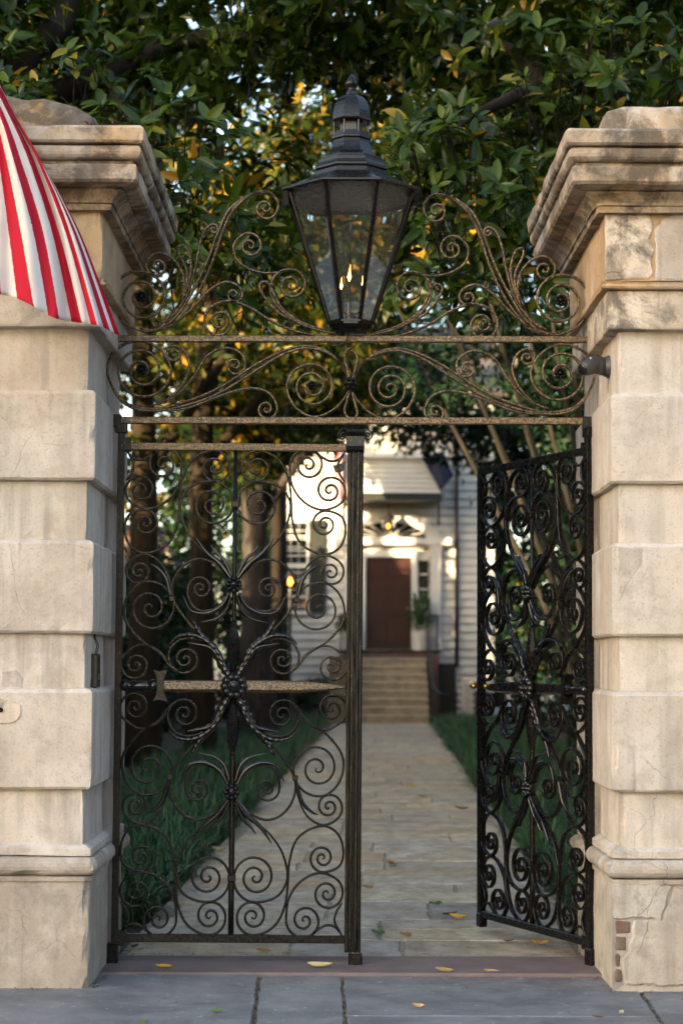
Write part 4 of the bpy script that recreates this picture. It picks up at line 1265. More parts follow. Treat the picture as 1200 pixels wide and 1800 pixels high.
# door with its surround
dr = hbox('door', 643, 722, 980, 1141, -.07, -.03, M['door'])
for ci, (xa, xb) in enumerate(((650, 679), (686, 715))):
    for ya, yb in ((990, 1014), (1022, 1078), (1086, 1130)):
        hbox('door_panel', xa, xb, ya, yb, -.092, -.0705, M['door'], dr, bev=.012)
k = h(716, 1070); hp('door_knob', MB().lathe([(.01, 0), (.03, -.04), (.035, -.06), (.01, -.08)], (k.x, HY - .07, k.z), n=10, axis='y'), M['brass'], dr, True)
sur = hbox('door_casing', 633, 642.5, 968, 1141, -.16, -.03, M['white_paint'])
hbox('casing_post', 722.5, 733, 968, 1141, -.16, -.03, M['white_paint'], sur)
hbox('casing_head', 633, 733, 967, 979.5, -.165, -.03, M['white_paint'], sur)
for xa, xb in ((604, 620), (756, 774)):
    pl = hbox('pilaster', xa, xb, 966, 1141, -.20, -.03, M['white_paint'])
    hbox('capital', xa - 2, xb + 2, 958, 967.5, -.23, -.03, M['white_paint'], pl)
    hbox('plinth', xa - 2, xb + 2, 1128, 1142, -.23, -.03, M['white_paint'], pl)
for xa, xb in ((621, 632), (735, 752)):
    sl = hbox('sidelight', xa, xb, 985, 1062, -.075, -.031, M['window_glass'])
    hbox('sidelight_frame', xa - 1, xb + 1, 1062, 1070, -.11, -.03, M['white_paint'], sl)
    hbox('sidelight_frame', xa - 1, xb + 1, 978, 985, -.11, -.03, M['white_paint'], sl)
    for t in (1010, 1036): hbox('muntin', xa, xb, t - 1, t + 1, -.09, -.074, M['white_paint'], sl)
    hbox('apron_panel', xa, xb, 1072, 1140, -.09, -.03, M['white_paint'], sl)
hbox('entablature', 588, 796, 947, 958, -.30, -.03, M['white_paint'])
def arc(px, py, rx, ry, n=20):
    return [(px + rx * math.cos(math.pi * k / n), py - ry * math.sin(math.pi * k / n)) for k in range(n + 1)]
def xz(l): return [(h(*p).x, h(*p).z) for p in l]
fan = hp('fanlight', MB().prism(xz(arc(682, 947, 66, 29)), HY - .06, HY - .035), M['window_glass'])
for o_, i_ in (((90, 44), (66, 29)),):
    oa, ia = xz(arc(682, 947, *o_)), xz(arc(682, 947, *i_))
    n = len(oa); vs = []
    for (x, z_) in oa + ia: vs.append((x, HY - .14, z_))
    for (x, z_) in oa + ia: vs.append((x, HY - .03, z_))
    fs = [(k, k + 1, n + k + 1, n + k) for k in range(n - 1)] + [(2 * n + k + 1, 2 * n + k, k, k + 1) for k in range(n - 1)] + [(n + k, n + k + 1, 3 * n + k + 1, 3 * n + k) for k in range(n - 1)]
    hp('arch_trim', MB().add(vs, fs), M['white_paint'], fan)
for a in (20, 40, 60, 80, 100, 120, 140, 160):
    ca, sa = math.cos(RAD(a)), math.sin(RAD(a))
    p0, p1 = h(682 + 10 * ca, 947 - 5 * sa), h(682 + 66 * ca, 947 - 29 * sa)
    hp('muntin', MB().tube([(p0.x, HY - .065, p0.z), (p1.x, HY - .065, p1.z)], .012, 5), M['white_paint'], fan)
hp('fan_boss', MB().prism(xz(arc(682, 947, 11, 5, 10)), HY - .09, HY - .03), M['white_paint'], fan)
# portico: clapboarded front over a dark soffit
PY = HY - 1.25
pf = hbox('portico', 600, 774, 806, 866, 0, 1.2, M['mortar_and_shadow'], None, PY)  # grey backing paints shadow into the board gaps
for k in range(7):
    ya = 866 - k * 8.8
    a, b_ = h(600, ya, PY), h(774, ya - 7.4, PY)
    hp('clapboard', MB().add([(a.x, PY - .035, a.z), (b_.x, PY - .035, a.z), (b_.x, PY - .008, b_.z), (a.x, PY - .008, b_.z), (a.x, PY, a.z), (b_.x, PY, a.z)], [(0, 1, 2, 3), (4, 5, 1, 0)]), M['clapboard'], pf)
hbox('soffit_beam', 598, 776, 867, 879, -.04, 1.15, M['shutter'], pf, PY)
hbox('portico_cornice', 594, 780, 798, 806, -.15, 1.2, M['white_paint'], pf, PY)
for x in (604, 770):
    a, b_ = h(x, 880, PY + .1), h(x, 922, PY + 1.1)
    hp('bracket', MB().tube([a, a.lerp(b_, .5) + Vector((0, -.1, -.1)), b_], .04, 6), M['black_metal'], pf)
# window with shutters
wn_ = hbox('window', 498, 539, 918, 1074, -.05, -.032, M['window_glass'])
hbox('window_frame', 494, 498, 914, 1078, -.09, -.03, M['white_paint'], wn_)
hbox('window_frame', 539, 543, 914, 1078, -.09, -.03, M['white_paint'], wn_)
hbox('window_frame', 498, 539, 912, 918, -.09, -.03, M['white_paint'], wn_)
hbox('window_sill', 492, 545, 1074, 1081, -.15, -.03, M['white_paint'], wn_)
hbox('sash_rail', 498, 539, 993, 998, -.08, -.049, M['white_paint'], wn_)
for x in (511, 525): hbox('muntin', x - .8, x + .8, 918, 1074, -.07, -.049, M['white_paint'], wn_)
for y in (943, 968, 1022, 1048): hbox('muntin', 498, 539, y - .8, y + .8, -.066, -.049, M['white_paint'], wn_)
for xa, xb in ((543.5, 573), (463, 493)):
    if xa < 485: continue
    s_ = hbox('shutter', xa, xb, 914, 1078, -.10, -.035, M['shutter'])
    for k in range(18):
        y = 920 + k * 8.6
        hbox('slat', xa + 3, xb - 3, y, y + 5, -.115, -.099, M['shutter'], s_)
# downpipe
a = h(802, 1172); b_ = h(802, 700)
hp('downpipe', MB().tube([(a.x, HY - .12, a.z), (b_.x, HY - .12, b_.z)], .05, 8), M['door'], None, True)
# steps and landing
ly = h(677, 1143, HY - .9).z
xc = h(682, 1140, HY).x; hw = .98
stp = mk('front_steps', MB().box(xc - hw - .35, xc + hw + .35, HY - 1.15, HY - .02, -.05, ly - .06), M['brick'], None, label='flight of sandstone steps rising to the dark red door', cat='steps', origin=(xc, HY - 1, 0))
mk('landing', MB().box(xc - hw - .42, xc + hw + .42, HY - 1.2, HY - .02, ly - .06, ly, bev=.02), M['shutter'], stp)
NS = 9
for k in range(NS):
    zt = ly * (NS - k) / (NS + .0) - ly / NS
    y0 = HY - 1.2 - .27 * (k + 1); 
    st = mk('step', MB().box(xc - hw, xc + hw, y0 + .03, HY - 1.16, max(-.05, zt - ly / NS - .01), zt - .05), M['stair'], stp)
    mk('tread', MB().box(xc - hw - .02, xc + hw + .02, y0, y0 + .32, zt - .05, zt, bev=.012), M['tread'], st)
def rail(side):
    r = empty('stair_railing', (xc + side * (hw + .05), HY - 1.2, 0), 'black iron railing %s of the house steps' % ('left' if side < 0 else 'right'), 'railing', 'iron stair railings')
    X = xc + side * (hw + .06)
    top = [Vector((X + side * .25, HY - .1, ly + .95)), Vector((X + side * .25, HY - 1.15, ly + .95)), Vector((X, HY - 1.3, ly + .9)), Vector((X, HY - 2.4, ly * .55 + .85)), Vector((X + side * .05, HY - 3.5, .95)), Vector((X + side * .22, HY - 3.75, .78)), Vector((X + side * .42, HY - 3.7, .72))]
    pts = catmull(top, 6)
    mk('handrail', MB().tube(pts, .028, 7), M['black_metal'], r, smooth=True)
    for i in range(1, len(pts) - 6, 2):
        p = pts[i]
        zb = ly if p.y > HY - 1.2 else max(.0, ly * (1 - (HY - 1.2 - p.y) / 2.5))
        mk('baluster', MB().tube([(p.x, p.y, zb - .02), (p.x, p.y, p.z)], .011, 5), M['black_metal'], r)
    return r
rail(-1); rail(1)
# dark cellar door and whitewashed brick pier right of the steps
cd = hbox('cellar_door', 752, 800, 1166, 1250, -.10, -.04, M['shutter'])
for k in range(5): hbox('door_plank', 753 + k * 9.4, 761.5 + k * 9.4, 1168, 1249, -.125, -.099, M['shutter'], cd)
prx = h(818, 1200, HY - .5).x
pier = empty('brick_pier', (prx, HY - .6, 0), 'whitewashed brick pier right of the dark cellar door', 'pier')
for r in range(12):
    for c_ in range(2):
        off = .11 if r % 2 else 0
        x0 = prx - .25 + c_ * .24 + (off if c_ == 0 else off * .2)
        mk('brick', MB().box(x0, x0 + (.23 if not (r % 2 and c_) else .14), HY - .75, HY - .45, r * .095, r * .095 + .085, bev=.006), M['white_pot'], pier)
mk('mortar_core', MB().box(prx - .24, prx + .22, HY - .74, HY - .46, -.02, 12 * .095), M['mortar_and_shadow'], pier)
# hanging porch lantern
hl = h(682, 915, HY - .6)
hln = empty('hanging_lantern', (hl.x, HY - .6, hl.z), 'black hanging porch lantern with amber light above the door', 'lantern')
t0 = h(682, 866, HY - .6).z
mk('chain', MB().tube([(hl.x, HY - .6, t0 + .05), (hl.x, HY - .6, h(682, 896, HY - .6).z)], .018, 6), M['black_metal'], hln)
mk('hood', MB().lathe([(.22, 0), (.18, .08), (.08, .18), (.03, .28)], (hl.x, HY - .6, h(682, 914, HY - .6).z), n=8), M['black_metal'], hln)
mk('cage', MB().lathe([(.08, -.32), (.12, -.30), (.15, -.02)], (hl.x, HY - .6, h(682, 914, HY - .6).z), n=8), M['window_glass'], hln)
mk('bulb', MB().lathe([(.02, -.06), (.05, 0), (.02, .07)], (hl.x, HY - .78, h(682, 925, HY - .78).z), n=8), M['bulb'], hln, smooth=True)
# lit lamp on a post left of the window
lp = P(510, 1023, 33.0)
lmp = empty('lamp_post', (lp.x, 33, 0), 'slim garden lamp post glowing orange left of the house window', 'lamp')
mk('post', MB().tube([(lp.x, 33, -.05), (lp.x, 33, lp.z - .16)], .035, 8), M['black_metal'], lmp)
mk('globe', MB().lathe([(.02, -.09), (.05, -.05), (.06, 0), (.045, .05), (.02, .11)], (lp.x, 33, lp.z), n=12), M['bulb'], lmp, smooth=True)
mk('lamp_cap', MB().lathe([(.12, .11), (.10, .14), (.02, .22)], (lp.x, 33, lp.z), n=10), M['black_metal'], lmp)
# banners beside the portico
def banner(name, label, pxs, Y, mat, pole, stripes_=False):
    r = empty(name, tuple(P(*pole[0], Y)), label, 'flag', 'house flags')
    pts = [P(*p, Y) for p in pxs]
    n = 8; vs = []; uv = []
    for j in range(n + 1):
        for i in range(n + 1):
            u, v = i / n, j / n
            q = pts[0] * (1 - u) * (1 - v) + pts[1] * u * (1 - v) + pts[2] * u * v + pts[3] * (1 - u) * v
            vs.append((q.x, q.y + .08 * math.sin(u * 7 + v * 2), q.z)); uv.append((u * 6, v))
    fs = [(j * (n + 1) + i, j * (n + 1) + i + 1, (j + 1) * (n + 1) + i + 1, (j + 1) * (n + 1) + i) for j in range(n) for i in range(n)]
    o = mk('cloth', MB().add(vs, fs), mat, r, smooth=True)
    ul = o.data.uv_layers.new(name='UVMap')
    for l in o.data.loops: ul.data[l.index].uv = uv[l.vertex_index]
    s_ = o.modifiers.new('thickness', 'SOLIDIFY'); s_.thickness = .008
    mk('pole', MB().tube([P(*pole[0], Y + 1.2), P(*pole[1], Y)], .025, 6), M['white_paint'], r)
banner('house_flag', 'small red and white striped flag hung left of the portico', [(586, 800), (606, 785), (612, 872), (590, 882)], PY - .3, M['stripes'], ((607, 895), (584, 782)))
banner('house_flag', 'navy blue banner hung right of the portico', [(742, 806), (778, 792), (797, 836), (774, 862)], PY - .3, M['navy'], ((778, 900), (782, 786)))

# pots
def potted(name, label, loc, r, ph, mat, leafm, n, spread, up, seed, flowers=False, cat='potted plant'):
    root = empty(name, loc, label, cat)
    L = Vector(loc)
    mk('pot', MB().lathe([(r * .7, 0), (r * .95, ph * .8), (r * 1.05, ph * .85), (r * 1.05, ph), (r * .9, ph), (r * .85, ph * .9)], L, n=16), mat, root, smooth=False)
    rs = random.Random(seed); mb = MB()
    for k in range(n):
        a = rs.uniform(0, 6.283); e = rs.uniform(.2, 1.3)
        d = Vector((math.cos(a) * math.cos(e) * spread, math.sin(a) * math.cos(e) * spread, math.sin(e) * up))
        p = L + Vector((0, 0, ph)) + d * rs.uniform(.2, .8)
        blade(mb, p, d + Vector((rs.uniform(-.3, .3), rs.uniform(-.3, .3), rs.uniform(-.3, .2))), (0, 0, 1), rs.uniform(.12, .26), rs.uniform(.02, .045))
    mk('foliage', mb, leafm, root)
    if flowers:
        fm = MB()
        for k in range(60):
            a = rs.uniform(0, 6.283); e = rs.uniform(.2, 1.4)
            p = L + Vector((math.cos(a) * math.cos(e) * spread, math.sin(a) * math.cos(e) * spread, ph + math.sin(e) * up * .9))
            fm.lathe([(.0, -.01), (.04, .0), (.045, .02), (.015, .035)], p, n=7, phase=rs.random())
        mk('flowers', fm, M['flower'], root)
    return root
q = h(738, 1140, HY - .5)
potted('potted_plant', 'leafy green plant in a pale pot right of the door', (q.x, HY - .55, ly), .24, .5, M['white_pot'], M['potted'], 260, .55, 1.35, 5)
q = h(612, 1140, HY - .5)
potted('potted_plant', 'small green plant in a pale pot left of the door', (q.x - .1, HY - .55, ly), .2, .4, M['white_pot'], M['potted'], 140, .35, .7, 6)
q = G(764, 1262)
potted('flower_pot', 'pot of bright yellow flowers at the foot of the steps', (q.x, q.y, 0), .22, .36, M['white_pot'], M['potted'], 60, .28, .45, 7, True)

# brick outbuilding far left, its lean-to roof falling to the right
OY = 39.0
ob = empty('brick_outbuilding', tuple(P(250, 1250, OY)), 'old brick outbuilding seen between the left gate and the tree trunks', 'building')
ob.location.z = 0; ORIG[ob.name] = Vector(ob.location)
ax, bx = P(150, 1000, OY).x, P(338, 1000, OY).x
ztl, ztr = P(270, 930, OY).z, P(338, 1045, OY).z
xm = P(272, 930, OY).x
mk('wall', MB().prism([(ax, -.1), (bx, -.1), (bx, ztr), (xm, ztl), (ax, ztl)], OY + .02, OY + 2.0), M['mortar_and_shadow'], ob)
bx0, bw, bh = ax, .215, .075
meb = MB().box(0, bw - .012, -.02, .06, 0, bh - .012, bev=.004)
proto = None
cnt = 0
rest = MB()
zz = .1; r = 0
while zz < ztl - .05:
    x = P(196, 1000, OY).x - (bw / 2 if r % 2 else 0)
    while x < bx - .1:
        lim = ztl if x + bw < xm else ztl + (ztr - ztl) * (x + bw - xm) / (bx - xm)
        if zz + bh < lim:
            vis = P(214, 1000, OY).x - .2 < x < P(240, 1000, OY).x and zz > .8
            if vis and cnt < 290:
                if proto is None:
                    proto = mk('brick', meb, M['brick'], None); proto.parent = ob; ORIG.pop(proto.name, None); b0 = proto
                else:
                    b0 = proto.copy(); COL.objects.link(b0)
                b0.parent = ob
                b0.location = Vector((x, OY + rng.uniform(-.004, .004), zz)) - Vector(ob.location)
                cnt += 1
            else:
                rest.box(x, x + bw - .012, OY - .02 + rng.uniform(-.004, .004), OY + .06, zz, zz + bh - .012)
        x += bw
    zz += bh; r += 1
mk('brickwork', rest, M['brick'], ob, kind='stuff')
rf = mk('roof', MB().add([(xm - .1, OY - .25, ztl + .05), (bx + .25, OY - .25, ztr - .1), (bx + .25, OY + 2.2, ztr - .1), (xm - .1, OY + 2.2, ztl + .05), (xm - .1, OY - .25, ztl + .13), (bx + .25, OY - .25, ztr - .02), (bx + .25, OY + 2.2, ztr - .02), (xm - .1, OY + 2.2, ztl + .13)], [(3, 2, 1, 0), (4, 5, 6, 7), (0, 1, 5, 4), (1, 2, 6, 5), (2, 3, 7, 6), (3, 0, 4, 7)]), M['roof_dark'], ob)
mk('roof_ridge', MB().box(ax - .2, xm + .1, OY - .25, OY + 2.2, ztl + .005, ztl + .12), M['roof_dark'], rf)

# garden boundary walls, out of sight behind the pillars; unseen houses added to block sun and sky
for sx, xw in ((-1, -6.6), (1, 8.0)):  # left wall added and raised to shade the garden
    w_ = mk('unseen_garden_wall', MB().box(xw - .2, xw + .2, .3, 50, -.1, 4.3), M['brick'], None, label='unseen tall brick garden wall along the %s side of the garden' % ('left' if sx < 0 else 'right'), cat='wall', origin=(xw, 25, 0))
    mk('coping', MB().box(xw - .28, xw + .28, .3, 50, 4.303, 4.4, bev=.02), M['cornice'], w_)
def plain_shade_house(name, label, x0, x1, y0, y1, hgt, rise, mat, face):
    r = empty(name, ((x0 + x1) / 2, (y0 + y1) / 2, 0), label, 'house', 'unseen houses added for shade')
    mk('wall', MB().box(x0, x1, y0, y1, -.1, hgt), mat, r)
    o_ = .5; ym = (y0 + y1) / 2; k_ = min(5, (x1 - x0) / 3)
    mk('roof', MB().add([(x0 - o_, y0 - o_, hgt), (x1 + o_, y0 - o_, hgt), (x1 + o_, y1 + o_, hgt), (x0 - o_, y1 + o_, hgt), (x0 + k_, ym, hgt + rise), (x1 - k_, ym, hgt + rise)], [(0, 1, 5, 4), (1, 2, 5), (2, 3, 4, 5), (3, 0, 4), (3, 2, 1, 0)]), M['roof_dark'], r)
    n_ = int((x1 - x0) / 3.1); yf = y1 if face > 0 else y0
    for i in range(n_):
        for j in range(int(hgt / 3.9)):
            x = x0 + 1.0 + i * (x1 - x0 - 1) / n_; z_ = 1.2 + j * 3.8
            w_ = mk('window', MB().box(x, x + 1.1, yf + (.002 if face > 0 else -.06), yf + (.06 if face > 0 else -.002), z_, z_ + 2.1), M['window_glass'], r)
            mk('window_sill', MB().box(x - .1, x + 1.2, yf + (.001 if face > 0 else -.10), yf + (.10 if face > 0 else -.001), z_ - .12, z_ - .002), M['white_paint'], w_)
plain_shade_house('shade_house', 'unseen tall cream house added across the street to shade the gate', -30.5, -11.5, -31, -23, 16.5, 2.5, M['cream'], 1)
plain_shade_house('shade_house', 'unseen brick house added across the street to narrow the sky', 5.5, 30, -31, -22, 13.0, 2.5, M['brick'], 1)
plain_shade_house('shade_house', 'unseen brick house added right of the garden to narrow the sky', 9.6, 28, .5, 13, 9.0, 2.5, M['brick'], -1)
# ------------------------------------------------------------------ vegetation
nr = np.random.default_rng(11)
T4 = (np.array([[0, 0, 0], [.48, .20, .05], [1, 0, -.06], [.48, -.20, .05]]), np.array([[0, 3, 2, 1]]))
_m = [(0, 0, 0), (.34, 0, .0), (.68, 0, -.02), (1, 0, -.10)]
_l = [(.16, .10, .03), (.46, .20, .055), (.80, .125, .01)]
T10 = (np.array(_m + _l + [(x, -y, z) for x, y, z in _l]),
       np.array([[0, 1, 5, 4], [1, 2, 6, 5], [2, 3, 6, 6], [7, 8, 1, 0], [8, 9, 2, 1], [9, 9, 3, 2]]))
def unit(a): return a / np.maximum(np.linalg.norm(a, axis=-1, keepdims=True), 1e-9)

def rosettes(C, axis, n, size, spread=(50, 95), jit=.03):
    """leaves in whorls round twig ends: positions, directions, face normals, lengths"""
    K = len(C)
    Pp = np.repeat(C, n, 0); A = unit(np.repeat(axis, n, 0) + nr.normal(0, .15, (K * n, 3)))
    ref = unit(nr.normal(size=(K, 3))); ref = np.repeat(ref, n, 0)
    U = unit(np.cross(A, ref)); Wv = np.cross(A, U)
    ph = np.tile(np.arange(n) * 2.4, K) + nr.uniform(-.4, .4, K * n)
    R = U * np.cos(ph)[:, None] + Wv * np.sin(ph)[:, None]
    th = np.radians(nr.uniform(*spread, K * n))[:, None]
    D = unit(A * np.cos(th) + R * np.sin(th) + np.array([0, 0, -.18]))
    N = unit(A - D * (A * D).sum(1, keepdims=True) + nr.normal(0, .12, (K * n, 3)))
    N = unit(N - D * (N * D).sum(1, keepdims=True))
    S = size * nr.uniform(.5, 1.25, K * n)
    Pp = Pp + nr.normal(0, jit, Pp.shape)
    return Pp, D, N, S

def leaf_mesh(name, L, tmpl, mat, parent, rnd, kind='stuff', width=1.0):
    Pp, D, N, S = L
    tv, tf = tmpl
    B = np.cross(N, D)
    V = Pp[:, None, :] + S[:, None, None] * (tv[None, :, 0:1] * D[:, None, :] + width * tv[None, :, 1:2] * B[:, None, :] + tv[None, :, 2:3] * N[:, None, :])
    n, k = len(Pp), len(tv)
    F = (tf[None] + (np.arange(n) * k)[:, None, None]).reshape(-1, tf.shape[1])
    return np_mesh(name, V.reshape(-1, 3), F, mat, parent, np.repeat(rnd, k), smooth=False, kind=kind)

def pnoise(X, s, seed):
    r = np.random.default_rng(seed)
    v = 0
    for _ in range(5):
        k = r.normal(0, 1, 3) * s; v = v + np.sin(X @ k + r.uniform(0, 6.28))
    return v / 5
def blob(c, r, n, seed, shell=.35, gaps=.0, s=1.2):
    """points in an ellipsoid, denser toward its skin, thinned by a clumpy noise"""
    r_ = np.random.default_rng(seed)
    out = []
    tot = 0
    while tot < n:
        d = unit(r_.normal(size=(n * 2, 3)))
        rad = r_.uniform(shell, 1, n * 2) ** .6
        X = np.array(c) + d * rad[:, None] * np.array(r)
        keep = pnoise(X, s, seed + 1) > gaps
        X = X[keep]; out.append(X); tot += len(X)
    X = np.concatenate(out)[:n]
    ax = unit((X - np.array(c)) / np.array(r) + np.array([0, 0, .5]) + r_.normal(0, .35, X.shape))
    return X, ax

def trunk_mesh(pts, rad, n=12, amp=.06, seed=0):
    pl = catmull([Vector(p) for p in pts], 5)
    m = len(pl)
    rr = np.interp(np.linspace(0, len(pts) - 1, m), range(len(pts)), rad)
    mb = MB().tube(pl, list(rr), n)
    mb.v = [tuple(Vector(v) + Vector((fbm(v[0] + seed, v[1], v[2] * .5, 6), fbm(v[0], v[1] + seed, v[2] * .5, 6), 0)) * amp) for v in mb.v]
    return mb

def tree(name, label, pts, rad, barkm, limbs, blobs, leafm, size, nleaf, tmpl, group=None, seed=0, amp=.04, spread=(45, 95), width=1.0, rmin=0, rmax=1):
    root = empty(name, tuple(pts[0]), label, 'tree', group)
    mk('trunk', trunk_mesh(pts, rad, 12, amp, seed), barkm, root, smooth=True)
    for lp_, lr in limbs:
        mk('limb', trunk_mesh(lp_, lr, 8, amp * .4, seed + 3), barkm, root, smooth=True)
    Xs, As = [], []
    for i, b in enumerate(blobs):
        X, A = blob(b[0], b[1], b[2], seed * 31 + i, *(b[3:]))
        Xs.append(X); As.append(A)
    if Xs:
        X = np.concatenate(Xs); A = np.concatenate(As)
        L = rosettes(X, A, nleaf, size, spread)
        rnd = rmin + (rmax - rmin) * nr.random(len(L[0]))
        # whole sprays turn colour together
        sp = np.repeat(nr.random(len(X)), nleaf)
        rnd = np.clip(rnd * .6 + sp * .4, 0, 1)
        leaf_mesh('crown', L, tmpl, leafm, root, rnd, width=width)
    return root

# the two magnolias just behind the gate; their nearest leaves are single pieces
def near_leaf_mesh(k):
    rs = random.Random(k)
    n = 6
    vs = []
    curl = rs.uniform(-.02, .16); fold = rs.uniform(.02, .08); tw = rs.uniform(-.08, .08)
    for i in range(n + 1):
        t = i / n
        w = .185 * math.sin(math.pi * min(1, t * .93 + .045) ** .85) ** .75 if 0 < i < n else .008
        zc = -curl * t * t
        for s in (-1, -.5, 0, .5, 1):
            vs.append((t, w * s, zc + fold * abs(s) * (w / .19) * (1 - .3 * t) + tw * s * w * t * 2 - (.012 if s == 0 else 0)))
    fs = [(i * 5 + j, i * 5 + j + 1, i * 5 + 6 + j, i * 5 + 5 + j) for i in range(n) for j in range(4)]
    me = bpy.data.meshes.new('leaf')
    me.from_pydata(vs, [], fs)
    me.polygons.foreach_set('use_smooth', [True] * len(fs))
    at = me.attributes.new('rnd', 'FLOAT', 'POINT')
    c = (.15, .35, .5, .6, .68, .76, .82, .3, .45, .55, .9, .965)[k % 12]
    at.data.foreach_set('value', [c] * len(vs))
    me.materials.append(M['magnolia'])
    return me
NLM = [near_leaf_mesh(k) for k in range(12)]
def near_magnolia(label, pts, rad, limbs, near_blobs, blobs, seed):
    root = tree('magnolia_tree', label, pts, rad, M['bark_dark'], limbs, blobs, M['magnolia'], .155, 9, T10, 'magnolias behind the gate', seed)
    org = Vector(root.location)
    Xs, As = [], []
    for i, b in enumerate(near_blobs):
        X, A = blob(b[0], b[1], b[2], seed * 77 + i, *(b[3:]))
        A = unit(A + np.array([0, -.75, .25]))
        Xs.append(X); As.append(A)
    X = np.concatenate(Xs); A = np.concatenate(As)
    L = rosettes(X, A, 8, .155, (40, 88), .012)
    order = np.argsort(np.repeat(X[:, 1], 8), kind='stable')
    rs = random.Random(seed)
    for c, i in enumerate(order):
        if c >= 290: break
        D, N = Vector(L[1][i]), Vector(L[2][i])
        B = N.cross(D)
        s = L[3][i]
        me = NLM[rs.randrange(12) if rs.random() < .25 else rs.randrange(10)]
        o = bpy.data.objects.new('leaf', me)
        COL.objects.link(o)
        o.parent = root
        m3 = Matrix((D, B, N)).transposed() * s
        o.matrix_local = Matrix.Translation(Vector(L[0][i]) - org) @ m3.to_4x4()
    rest = order[290:]
    Lr = tuple(a[rest] for a in L)
    leaf_mesh('foliage', Lr, T10, M['magnolia'], root, nr.random(len(rest)) ** 1.2 * .95)
    # twigs into the near sprays
    tw = MB()
    for x, a in zip(X, A):
        p = Vector(x); d = Vector(a)
        tw.tube([p - d * .30 + Vector((0, .12, -.08)), p - d * .12, p + d * .01], [.006, .005, .003], 5)
    mk('twigs', tw, M['bark_dark'], root, kind='stuff')
    return root
lim1 = [Vector((-2.95, 3.6, 3.9)), P(60, 190, 4.4), P(190, 132, 4.6), P(290, 82, 4.6), P(370, 68, 4.7), P(470, 62, 4.8), P(600, 48, 5.0), P(680, 52, 5.2)]
near_magnolia('large magnolia spreading dark glossy leaves above the left pillar',
    [(-3.1, 3.6, -.1), (-3.0, 3.6, 2), (-2.95, 3.6, 4), (-2.75, 3.7, 5.6), (-2.5, 4.0, 8.5)], [.30, .24, .22, .19, .08],
    [(lim1, [.15, .11, .085, .075, .065, .055, .045, .02]),
     ([Vector((-2.95, 3.6, 3.6)), P(30, 120, 4.0), P(110, 40, 4.2), P(125, -60, 4.4)], [.15, .11, .09, .05]),
     ([P(190, 132, 4.6), P(210, 180, 4.0), P(260, 240, 3.2), P(300, 330, 2.4)], [.05, .04, .03, .015]),
     ([P(470, 62, 4.8), P(430, 130, 5.2), P(420, 200, 5.4)], [.045, .03, .015])],
    [((-1.15, 1.9, 4.55), (.66, .7, .66), 50, .1, -.25), ((-.75, 2.2, 4.15), (.42, .6, .45), 22, .1, -.3), ((-1.75, 2.4, 5.15), (.75, .6, .45), 40, .1, -.3)],
    [((-1.6, 4.4, 7.0), (2.6, 1.9, 1.2), 1200, .3, -.2), ((-.9, 4.6, 4.9), (1.2, 1.4, 1.1), 70, .3, .15), ((-3.0, 4.2, 5.6), (1.3, 1.5, 1.5), 300, .3, -.1)], 21)
near_magnolia('large magnolia spreading dark glossy leaves above the right pillar',
    [(3.3, 3.7, -.1), (3.2, 3.7, 2), (3.1, 3.8, 4), (2.9, 4.0, 6), (2.6, 4.2, 8.5)], [.28, .23, .20, .16, .07],
    [([Vector((3.1, 3.8, 4.0)), P(1060, 160, 3.9), P(960, 150, 3.6), P(860, 190, 3.1), P(780, 230, 2.7)], [.12, .08, .06, .04, .02]),
     ([P(960, 150, 3.6), P(900, 90, 4.0), P(800, 60, 4.6), P(700, 80, 5.0)], [.06, .05, .035, .02])],
    [((.78, 2.2, 4.60), (.62, .7, .52), 48, .1, -.25), ((1.75, 2.5, 5.35), (.85, .6, .52), 54, .1, -.3), ((.62, 2.6, 4.95), (.40, .5, .38), 20, .1, -.3), ((1.15, 2.3, 4.1), (.35, .4, .4), 16, .1, -.3)],
    [((1.8, 4.4, 6.8), (2.5, 1.9, 1.3), 1150, .3, -.2), ((.9, 4.6, 5.0), (1.4, 1.4, 1.2), 110, .3, .05), ((3.0, 4.4, 4.9), (1.4, 1.6, 1.6), 170, .3, -.1)], 22)

# garden trees left of the path
def gx(px, Y): return P(px, 1000, Y).x
G1 = dict(group='garden trees along the path')
tree('garden_tree', 'ochre barked tree nearest the brick outbuilding, behind the left gate',
    [(gx(255, 19), 19, -.1), (gx(254, 19), 19, 2), (gx(251, 19), 19, 4.5), (gx(240, 19), 19.2, 7), (gx(215, 19), 19.5, 10)], [.30, .225, .21, .17, .06], M['bark_ochre'],
    [([(gx(251, 19), 19, 4.4), (-2.0, 19.5, 6.2), (-1.0, 20, 8)], [.12, .08, .03])],
    [((-3.4, 18.0, 7.4), (3.4, 3.0, 2.6), 1150, .3, .02), ((-1.2, 16.0, 7.2), (2.4, 2.4, 2.1), 760, .3, .0), ((.3, 12.8, 7.6), (2.3, 1.8, 1.7), 620, .3, -.05)], M['garden_leaf'], .21, 6, T4, seed=31, **G1)
tree('garden_tree', 'second ochre barked tree, between the outbuilding and the shaggy grey trunk',
    [(gx(356, 21), 21, -.1), (gx(355, 21), 21, 2), (gx(353, 21), 21, 4.5), (gx(360, 21), 21.2, 7.5), (gx(380, 21), 21.5, 10.5)], [.28, .205, .19, .15, .06], M['bark_ochre'],
    [([(gx(353, 21), 21, 4.8), (-.8, 21.5, 6.8), (.2, 22, 8.5)], [.11, .08, .03])],
    [((-1.8, 22.0, 8.6), (3.4, 2.8, 2.8), 1100, .3, .02), ((-2.6, 22.5, 5.6), (1.9, 1.4, 1.2), 420, .2, -.05), ((-1.0, 24.0, 6.6), (1.8, 1.4, 1.2), 420, .2, .0)], M['garden_leaf'], .22, 6, T4, seed=32, **G1)
